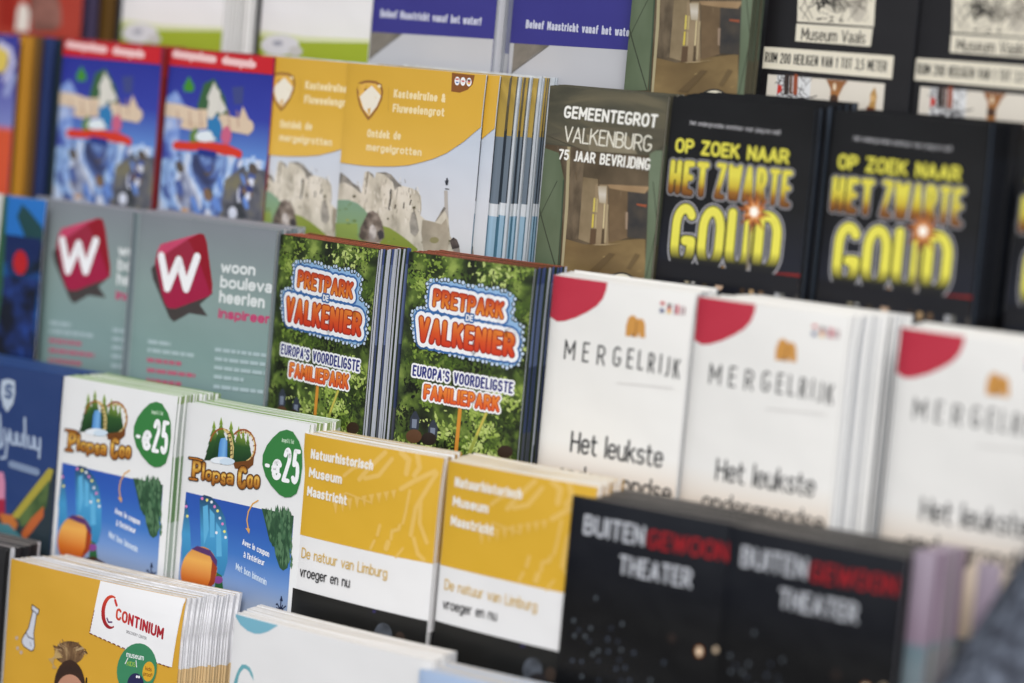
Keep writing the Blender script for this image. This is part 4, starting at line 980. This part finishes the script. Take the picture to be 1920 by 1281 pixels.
# ================================================================ tier 3 far left and tier 4 far left
PL_ILL = Place(-0.4400, 3, top=0.0475)
a = Art(PL_ILL, 0.0560, A=0.0006)
a.fr(0, 340, 3.05)
a.part('light_picture')
a.poly([(25, 70), (285, 90), (200, 1100), (-60, 1100)], noise([(.35, (14, 26, 40)), (.5, (20, 50, 100)), (.65, (24, 84, 150)), (.8, (36, 60, 60))], 36, 3, dist=1.0))
a.poly([(50, 75), (270, 90), (240, 330), (30, 360)], ink((34, 108, 186)))
a.poly([(100, 200), (130, 130), (170, 170), (240, 260), (260, 360), (150, 330)], ink((28, 66, 70))); a.poly([(20, 300), (240, 330), (220, 460), (0, 460)], ink((18, 36, 84)))
a.poly([(0, 540), (215, 560), (180, 1100), (-60, 1100)], noise([(.4, (14, 20, 36)), (.62, (28, 50, 110)), (.8, (44, 86, 176))], 60, 2))
a.ell((120, 465), 40, 70, ink((176, 26, 34)))
a.poly([(25, 70), (50, 72), (20, 600), (-20, 900), (-40, 700)], ink((40, 84, 60)))
K_ILL = Kind(a, ink((206, 208, 208)), ink((200, 202, 204), .5), edges([(0, (30, 34, 44))], .1))

PL_NAV = Place(-0.4330, 4, top=-0.0615)
a = Art(PL_NAV, 0.1160, A=0.0020, roll=0.0005)
a.fr(0, 650, 2.979)
a.part('slide_picture')
a.poly([(-200, 900), (60, 950), (275, 680), (310, 680), (270, 1400), (-200, 1300)], ink((40, 52, 60)))
a.poly([(70, 950), (275, 678), (300, 690), (280, 760), (110, 960)], ink((160, 150, 60))); a.poly([(110, 960), (280, 740), (262, 900), (130, 1010)], noise([(.35, (44, 70, 44)), (.65, (84, 106, 60))], 60))
a.poly([(128, 1040), (180, 960), (248, 890), (246, 950), (180, 1040), (140, 1086)], ink((176, 92, 48)))
a.poly([(-40, 700), (30, 700), (40, 760), (38, 860), (-40, 860)], ink((196, 130, 160))); a.poly([(-40, 850), (40, 850), (40, 930), (-20, 980)], ink((150, 34, 60)))
a.poly([(10, 930), (80, 940), (110, 990), (90, 1040), (30, 1010)], ink((180, 106, 50))); a.poly([(-40, 980), (60, 990), (130, 1060), (110, 1096), (-40, 1090)], ink((70, 120, 130)))
a.part('logo')
a.poly([(22, 186), (60, 180), (94, 192), (96, 260), (84, 320), (52, 366), (30, 330), (16, 260)], ink((176, 190, 208))); a.text('S', (36, 290), (80, 294), 84, ink((52, 76, 120)), bold=.05)
a.part('title_lettering')
SCR = ink((160, 176, 200))
a.stroke([(10, 380), (20, 560)], 15, SCR); a.stroke([(-30, 500), (-10, 570), (30, 540)], 15, SCR)
for x, y in ((50, 480), (85, 500), (120, 505), (180, 520), (215, 530)): a.stroke([(x-12, y-20), (x-8, y+40), (x+14, y+44), (x+16, y-16)], 12, SCR)
a.stroke([(60, 490), (44, 620), (20, 620)], 12, SCR); a.stroke([(150, 400), (152, 560)], 13, SCR); a.stroke([(232, 540), (226, 620)], 12, SCR)
a.stroke([(75, 655), (215, 700)], 30, ink((120, 138, 168)))
K_NAV = Kind(a, ink((38, 60, 110)), ink((52, 84, 140), .5), edges([(0, (40, 46, 60)), (100, (50, 58, 84))], .3, (90, 100, 130)), t=0.003)

# lilac and grey card
PL_LIL = Place(0.2918, 4, top=-0.0730, dn=-0.003)
a = Art(PL_LIL, 0.0130, A=0.0006)
a.part('cover_print')
a.mm([(0, 0), (60, 0), (60, -210), (0, -210)], grad([(0, (140, 140, 138)), (.70, (120, 136, 144)), (.755, (108, 130, 140)), (.77, (146, 128, 146)), (1, (168, 156, 172))]))
LILB = [(0, (130, 134, 136)), (158, (112, 132, 140)), (161, (150, 132, 150))]
K_LIL = Kind(a, ink((160, 140, 164)), ink((176, 166, 176), .5), edges(LILB, .3, (172, 164, 176)), t=0.003, back=edges(LILB, .0))

PL_DRK = Place(-0.4300, 5, top=-0.1720)
a = Art(PL_DRK, 0.1160, A=0.0008)
K_DRK = Kind(a, ink((40, 40, 42)), ink((128, 126, 124), .5), edges([(0, (44, 44, 46))], .1), t=0.003)
# ================================================================ the copies in their pockets
def P(p, du=0.0, dn=0.0, yaw=0.0, dtop=0.0, row=None, u=None, top=None):
    q = Place(p.u+du if u is None else u, p.row if row is None else row, p.top+dtop if top is None else top, 0, yaw, p.h)
    if row is None: q.n = p.n+dn
    else: q.n += dn
    q.P = Vector((q.u, q.top, q.n)); return q
# tier 1
K_RTL.full(PL_RTL, 'red brochure with a white candle and brown shape, top left corner')
K_RTL.stack(PL_RTL, 3, 'red brochure behind the candle brochure, dark edge only', 'red candle brochures in the top tier', fan=.0055, gap=2, colors=[(66, 58, 84), (92, 66, 26), (44, 58, 74)])
# a dark ring of edges right of the red brochure
for i, (du, c) in enumerate(((0.0, (62, 54, 76)), (.0105, (96, 70, 30)), (.021, (44, 56, 74)))):
    pass
gA = 'white leaflets with a grass band in the top tier'
PL_GRA2 = P(PL_GRA, u=-0.2830)
K_GRA.full(PL_GRA, 'white leaflet with green grass band, left of its twin in the top tier', gA)
K_GRA.stack(PL_GRA, 9, 'white leaflet behind the left grass band leaflet, edge only', gA, fan=.0014)
K_GRA.full(P(PL_GRA2, dn=.002), 'white leaflet with grass band and ball, beside the blue leaflet', gA)
K_GRA.stack(P(PL_GRA2, dn=.002), 5, 'white leaflet behind the right grass band leaflet, edge only', gA, fan=.0004)
gB = 'blue leaflets in the top tier'
K_BLU.full(PL_BLU, 'blue and grey leaflet beside the white grass leaflets', gB)
K_BLU.stack(PL_BLU, 5, 'blue leaflet behind the left blue leaflet, pale edges showing', gB, fan=.0030)
PL_BLU2 = P(PL_BLU, u=-0.0800, dn=.001)
K_BLU.full(PL_BLU2, 'blue and grey leaflet beside the green door brochure', gB)
K_BLU.stack(PL_BLU2, 3, 'blue leaflet behind the right blue leaflet, edge only', gB, fan=.0002)
gC = 'green door cave brochures'
K_GEM.full(PL_GEM1, 'cave brochure with green doors in the top tier, title above the picture', gC)
K_GEM.stack(PL_GEM1, 6, 'cave brochure behind the top tier one, edge only', gC, fan=-.0001)
gD = 'black museum brochures with cream banners'
K_VAA.full(PL_VAA1, 'black museum brochure with sharp cream banners, left of its twin', gD)
K_VAA.stack(PL_VAA1, 8, 'black museum brochure behind the left one, dark edge only', gD, fan=.0004)
PL_VAA2 = P(PL_VAA1, u=0.2035, dn=.002)
K_VAA.full(PL_VAA2, 'black museum brochure with cream banners, cut by the right edge', gD)
K_VAA.stack(PL_VAA2, 5, 'black museum brochure behind the right one, dark edge only', gD)
# tier 2
gE = 'brochures at the far left of the second tier'
K_FAR.full(PL_FAR, 'blue and orange brochure with a yellow disc, far left', gE)
K_FAR.stack(PL_FAR, 4, 'brochure fanned behind the blue and orange one, brown or navy edge only', gE, fan=.0072, gap=1.2, colors=[(176, 124, 36), (96, 70, 34), (40, 56, 104), (30, 44, 46)])
gF = 'red banded fairground brochures'
K_RED.full(PL_RED1, 'blue fairground brochure with red band, left of its twin', gF)
K_RED.stack(PL_RED1, 9, 'fairground brochure behind the left red banded one, dark red edge', gF, fan=.0002)
PL_RED2 = P(PL_RED1, u=-0.3245)
K_RED.full(PL_RED2, 'blue fairground brochure with red band, beside the yellow brochures', gF)
K_RED.stack(PL_RED2, 6, 'fairground brochure behind the right red banded one', gF, fan=.0)
gG = 'yellow castle cave brochures'
PL_YEL1 = P(PL_YEL2, u=-0.2468, dn=-.003)
K_YEL.full(PL_YEL1, 'yellow cliff brochure half covered by the next yellow one', gG)
K_YEL.stack(P(PL_YEL1, dn=-.001), 5, 'yellow cliff brochure behind the half covered one', gG, fan=-.0012)
K_YEL.full(PL_YEL2, 'yellow cliff brochure in full view with flag badge', gG)
K_YEL.full(P(PL_YEL2, du=.0075, dn=-.0042), 'yellow cliff brochure peeking out right behind the full one', gG)
K_YEL.stack(P(PL_YEL2, du=.0105, dn=-.0062), 14, 'yellow cliff brochure in the fan of slate and blue edges', gG, fan=.0013, jit=.0009, gap=.98)
K_GEM.full(PL_GEM2, 'cave brochure with sharp white title in the second tier', gC)
K_GEM.stack(PL_GEM2, 9, 'cave brochure behind the second tier one, edge only', gC, fan=-.0002)
gH = 'black brochures with yellow lettering'
K_GOUD.full(PL_GOUD1, 'black brochure with yellow lettering, beside the cave brochure', gH)
K_GOUD.stack(PL_GOUD1, 15, 'black brochure behind the left yellow lettered one, edge only', gH, fan=.0007, rise=.16)
PL_GOUD2 = P(PL_GOUD1, u=0.1765, dn=.001)
K_GOUD.full(PL_GOUD2, 'blurred black brochure with yellow lettering, between its two twins', gH)
K_GOUD.stack(PL_GOUD2, 15, 'black brochure behind the middle yellow lettered one, edge only', gH, fan=.0003)
PL_GOUD3 = P(PL_GOUD1, u=0.2925, dn=.001)
K_GOUD.full(PL_GOUD3, 'black brochure with yellow lettering, cut off by the right edge', gH)
# tier 3
K_ILL.full(PL_ILL, 'dark blue brochure with a red oval, far left of the third tier')
gI = 'grey green brochures with a red W'
PL_W1 = P(PL_W2, u=-0.4075, dn=-.012)
K_W.full(PL_W1, 'blurred grey green brochure with red W, left of its twin', gI)
K_W.stack(PL_W1, 6, 'grey green brochure behind the left red W one', gI, fan=-.002)
K_W.full(PL_W2, 'grey green brochure with sharp red W, beside the leafy brochures', gI)
K_W.stack(PL_W2, 14, 'grey green brochure behind the right red W one', gI, fan=-.0004)
gJ = 'leafy amusement park brochures'
PL_PRET1 = P(PL_PRET2, u=-0.1842, dn=-.002, yaw=-11)
K_PRET.full(PL_PRET1, 'leafy park brochure turned away, beside the grey green brochure', gJ)
K_PRET.stack(PL_PRET1, 11, 'leafy park brochure behind the turned one, bluish edge only', gJ, fan=.0004, gap=.9)
K_PRET.full(PL_PRET2, 'sharp leafy park brochure beside the white limestone brochure', gJ)
K_PRET.stack(PL_PRET2, 11, 'leafy park brochure behind the sharp one, bluish edge only', gJ, fan=.0006)
gK = 'white limestone brochures with a red corner'
K_MER.full(PL_MER1, 'white brochure with red corner and sharp black title', gK)
K_MER.stack(PL_MER1, 14, 'white brochure behind the sharp titled one', gK, fan=-.0002)
PL_MER2 = P(PL_MER1, u=0.1240, dtop=-.001, dn=.002)
K_MER.full(PL_MER2, 'white brochure with red corner, between its two twins', gK)
K_MER.stack(PL_MER2, 16, 'white brochure behind the middle red cornered one, thick stack', gK, fan=.0010)
PL_MER3 = P(PL_MER1, u=0.2520, dtop=-.003, dn=.002)
K_MER.full(PL_MER3, 'blurred white brochure with red corner, cut by the right edge', gK)
K_MER.stack(PL_MER3, 14, 'white brochure behind the rightmost red cornered one', gK, fan=.0)
# tier 4
K_NAV.full(PL_NAV, 'navy brochure with pale shield, far left of the fourth tier')
K_NAV.stack(PL_NAV, 9, 'navy brochure behind the shield one', 'navy shield brochures', fan=.0012)
gL = 'white brochures with a green discount badge'
PL_PLO1 = P(PL_PLO2, u=-0.3165, dtop=.0025)
K_PLO.full(PL_PLO1, 'blurred white brochure with green discount badge, beside the navy one', gL)
K_PLO.stack(PL_PLO1, 13, 'white brochure behind the left discount one, green tinted edge', gL, fan=.0007)
K_PLO.full(PL_PLO2, 'sharp white brochure with green discount badge and coaster logo', gL)
K_PLO.stack(PL_PLO2, 11, 'white brochure behind the right discount one, green top edge', gL, fan=.0004)
gM = 'yellow natural history brochures'
K_NAT.full(PL_NAT1, 'yellow white and black brochure with sharp title, left of its twin', gM)
K_NAT.stack(PL_NAT1, 10, 'yellow brochure behind the left natural history one', gM, fan=-.0002)
PL_NAT2 = P(PL_NAT1, u=-0.0080, dtop=-.0005)
K_NAT.full(PL_NAT2, 'yellow white and black brochure, blurred, beside the black theatre one', gM)
K_NAT.stack(PL_NAT2, 14, 'yellow brochure behind the right natural history one', gM, fan=-.0002)
gN = 'black theatre brochures'
K_BUI.full(PL_BUI1, 'black theatre brochure with pale dots, beside the yellow one', gN)
K_BUI.stack(PL_BUI1, 16, 'black theatre brochure behind the left one', gN, fan=-.0001)
PL_BUI2 = P(PL_BUI1, u=0.1842, dtop=-.0005, dn=.001)
K_BUI.full(PL_BUI2, 'black theatre brochure beside the lilac cards', gN)
K_BUI.stack(PL_BUI2, 16, 'black theatre brochure behind the right one', gN, fan=-.0003)
gO = 'lilac and grey cards'
K_LIL.full(PL_LIL, 'lilac and grey card right behind the theatre brochure', gO)
K_LIL.stack(PL_LIL, 8, 'lilac and grey card in the stack beside the theatre brochure', gO, fan=.0006)
K_LIL.full(P(PL_LIL, u=.3270, dn=-.004), 'lilac and grey card beside the grey sleeve', gO)
# tier 5
K_DRK.full(PL_DRK, 'dark grey brochure in the lower left corner')
K_DRK.stack(PL_DRK, 10, 'dark grey brochure behind the corner one, pale top edge', 'dark grey corner brochures', fan=.0)
gP = 'yellow science museum booklets'
K_CON.full(PL_CON, 'yellow booklet with white coupon panel and flask drawing', gP)
K_CON.stack(PL_CON, 20, 'yellow booklet behind the front one, white fanned edges', gP, fan=.0008)
gQ = 'white booklets with a pale blue letter'
K_WHI.full(PL_WHI, 'white booklet with pale blue corner and letter', gQ)
K_WHI.stack(PL_WHI, 12, 'white booklet behind the front pale blue lettered one', gQ, fan=-.0004)
gR = 'pale blue leaflets'
K_PAL.full(PL_PAL, 'pale blue leaflet at the bottom edge', gR)
K_PAL.stack(PL_PAL, 12, 'pale blue leaflet behind the front one', gR, fan=.0)

# ================================================================ the rack
def box_bm(bm, u0, u1, v0, v1, n0, n1):
    vs = [bm.verts.new(W3(u, v, n)) for u in (u0, u1) for v in (v0, v1) for n in (n0, n1)]
    for f in ((0, 1, 3, 2), (4, 6, 7, 5), (0, 4, 5, 1), (2, 3, 7, 6), (0, 2, 6, 4), (1, 5, 7, 3)):
        bm.faces.new([vs[i] for i in f])
def obj_bm(name, bm, m, parent=None):
    bmesh.ops.recalc_face_normals(bm, faces=bm.faces[:])
    me = bpy.data.meshes.new(name); bm.to_mesh(me); bm.free(); me.materials.append(m)
    o = bpy.data.objects.new(name, me); COL.objects.link(o)
    if parent: o.parent = parent; o.matrix_parent_inverse = parent.matrix_world.inverted()
    return o
steel, sb = _new('grey_steel', .45); sb.inputs['Base Color'].default_value = lin((96, 98, 102))
rack = bpy.data.objects.new('brochure_rack', None); COL.objects.link(rack); rack.location = W3(0, -.62, .05)
bpy.context.view_layer.update()
rack['label'] = 'stepped grey steel rack under and behind the brochures'; rack['category'] = 'rack'
U0, U1 = -.62, .62
for k in range(1, 6):
    n = (k-3)*B_ROW; foot = TOPS[k]-.2118
    bm = bmesh.new()
    d = .0405
    # level shelf under the stacks, following the horizontal
    pts = [(n+.012, foot-.004+.012*-RISE), (n-d, foot-.004+d*RISE)]
    vs = []
    for u in (U0, U1):
        for (nn, vv) in pts:
            vs += [bm.verts.new(W3(u, vv, nn)), bm.verts.new(W3(u, vv-.002, nn))]
    for f in ((0, 1, 3, 2), (4, 6, 7, 5), (0, 4, 5, 1), (2, 3, 7, 6), (0, 2, 6, 4), (1, 5, 7, 3)): bm.faces.new([vs[i] for i in f])
    obj_bm('shelf', bm, steel, rack)
    bm = bmesh.new(); box_bm(bm, U0, U1, foot-.006, foot+.045, n+.0085, n+.0100)
    obj_bm('front_lip', bm, steel, rack)
bm = bmesh.new(); box_bm(bm, U0, U1, -.60, .30, -.142, -.138); obj_bm('back_panel', bm, steel, rack)
for s in (U0-.004, U1):
    bm = bmesh.new(); box_bm(bm, s, s+.004, -.60, .30, -.138, .11); obj_bm('side_panel', bm, steel, rack)
# ================================================================ a passer-by in a grey blue jacket, arm in the lower right corner
def px3(x, y, d):
    q = CB @ Vector(((x-CX)/FPX, (y-CY)/FPX, 1.0))
    return W3(*(CAM + q*d))
def skin(name, nodes, links, m, parent, lv=2):
    me = bpy.data.meshes.new(name); me.from_pydata([n[0] for n in nodes], links, [])
    o = bpy.data.objects.new(name, me); COL.objects.link(o)
    sk = o.modifiers.new('skin', 'SKIN'); sk.use_smooth_shade = True
    for i, n in enumerate(nodes): me.skin_vertices[0].data[i].radius = n[1] if isinstance(n[1], tuple) else (n[1], n[1])
    me.skin_vertices[0].data[0].use_root = True
    sb = o.modifiers.new('subdivision', 'SUBSURF'); sb.levels = sb.render_levels = lv
    dg = bpy.context.evaluated_depsgraph_get(); dg.update()
    m2 = bpy.data.meshes.new_from_object(o.evaluated_get(dg)); o.modifiers.clear(); o.data = m2; bpy.data.meshes.remove(me)
    m2.materials.clear(); m2.materials.append(m)
    for p in m2.polygons: p.use_smooth = True
    if parent: o.parent = parent; o.matrix_parent_inverse = parent.matrix_world.inverted()
    return o
tweed, tb = _new('grey_blue_cloth', .85, .2); n = tweed.node_tree
tc = n.nodes.new('ShaderNodeTexCoord'); t1 = n.nodes.new('ShaderNodeTexNoise'); t1.inputs['Scale'].default_value = 150; t1.inputs['Detail'].default_value = 2
r1 = n.nodes.new('ShaderNodeValToRGB'); ramp(r1, [(.36, (52, 55, 64)), (.47, (72, 77, 89)), (.56, (92, 99, 112)), (.68, (128, 137, 153))])
n.links.new(tc.outputs['Object'], t1.inputs['Vector']); n.links.new(t1.outputs[0], r1.inputs[0]); n.links.new(r1.outputs[0], tb.inputs['Base Color'])
sknm, sb_ = _new('skin', .5); sb_.inputs['Base Color'].default_value = lin((206, 160, 136))
hairm, hb = _new('brown_hair', .6); hb.inputs['Base Color'].default_value = lin((70, 50, 38))
trm, trb = _new('dark_trousers', .8); trb.inputs['Base Color'].default_value = lin((44, 46, 54))
DP = 1.33
EL = px3(1903, 1418, DP); SH = px3(2528, 523, DP+.02)
per = bpy.data.objects.new('person', None); COL.objects.link(per)
chest = SH + Vector((.19, -.02, -.06)); pel = Vector((chest.x+.02, chest.y-.10, .92)); neck = chest + Vector((0, .02, .13)); head = neck + Vector((0, .05, .15))
per.location = (pel.x, pel.y, 0)
bpy.context.view_layer.update()
per['label'] = 'person in a grey blue jacket reaching in at the lower right corner'; per['category'] = 'person'
SR = chest + Vector((.19, -.02, .06)); ER = SR + Vector((.05, .02, -.29)); WR = ER + Vector((-.02, .12, -.22))
WL_ = px3(1528, 1923, DP-.02)
fx = (WL_-EL).normalized()
nodes = [(pel, (.15, .11)), (pel.lerp(chest, .5), (.135, .10)), (chest, (.15, .11)), (neck, .055), (head, (.075, .09)), (head+Vector((0, .01, .10)), (.06, .075)),
         (SH, .045), (EL, .036), (WL_, .027), (WL_+fx*.08, (.034, .018)), (SR, .045), (ER, .036), (WR, .027), (WR+Vector((0, .02, -.08)), (.034, .018)),
         (pel+Vector((-.10, 0, -.10)), .085), (Vector((pel.x-.10, pel.y+.01, .48)), .06), (Vector((pel.x-.10, pel.y-.02, .09)), .042), (Vector((pel.x-.10, pel.y+.14, .035)), (.04, .03)),
         (pel+Vector((.10, 0, -.10)), .085), (Vector((pel.x+.10, pel.y+.01, .48)), .06), (Vector((pel.x+.10, pel.y-.02, .09)), .042), (Vector((pel.x+.10, pel.y+.14, .035)), (.04, .03))]
links = [(0, 1), (1, 2), (2, 3), (3, 4), (4, 5), (2, 6), (6, 7), (7, 8), (8, 9), (2, 10), (10, 11), (11, 12), (12, 13), (0, 14), (14, 15), (15, 16), (16, 17), (0, 18), (18, 19), (19, 20), (20, 21)]
def fingers(base, d, side):
    for i, l in enumerate((.062, .075, .072, .055)):
        p = base + side*(.024-.016*i); k = len(nodes)
        nodes.extend([(p+d*.01, .010), (p+d*l*.55, .009), (p+d*l+Vector((0, .012, -.01)), .008)]); links.extend([(base_i[0], k), (k, k+1), (k+1, k+2)])
    k = len(nodes); q = base - d*.05 + side*.03
    nodes.extend([(q, .012), (q+side*.025+d*.03, .010), (q+side*.03+d*.055, .009)]); links.extend([(base_i[0]-1, k), (k, k+1), (k+1, k+2)])
base_i = [9]; fingers(nodes[9][0], fx, Vector((.7, .5, .3)).normalized())
base_i = [13]; fingers(nodes[13][0], Vector((0, .25, -.97)), Vector((-.9, .2, 0)).normalized())
skin('body', nodes, links, sknm, per)
jn = [(pel+Vector((0, 0, -.02)), (.175, .14)), (pel.lerp(chest, .5), (.165, .13)), (chest, (.175, .135)), (neck+Vector((0, 0, -.05)), .08),
      (SH, .066), (SH.lerp(EL, .5), .060), (EL, .055), (EL.lerp(WL_, .5), .050), (EL.lerp(WL_, .93), .042), (SR, .066), (SR.lerp(ER, .5), .06), (ER, .055), (ER.lerp(WR, .93), .042)]
skin('jacket', jn, [(0, 1), (1, 2), (2, 3), (2, 4), (4, 5), (5, 6), (6, 7), (7, 8), (2, 9), (9, 10), (10, 11), (11, 12)], tweed, per)
tn = [(pel, (.165, .13)), (pel+Vector((-.10, 0, -.12)), .10), (Vector((pel.x-.10, pel.y+.01, .48)), .078), (Vector((pel.x-.10, pel.y-.02, .10)), .066), (pel+Vector((.10, 0, -.12)), .10), (Vector((pel.x+.10, pel.y+.01, .48)), .078), (Vector((pel.x+.10, pel.y-.02, .10)), .066)]
skin('trousers', tn, [(0, 1), (1, 2), (2, 3), (0, 4), (4, 5), (5, 6)], trm, per)
skin('hair', [(head+Vector((0, -.03, .10)), (.085, .085)), (head+Vector((0, -.06, .02)), (.08, .07)), (head+Vector((0, -.06, -.07)), (.06, .04))], [(0, 1), (1, 2)], hairm, per)
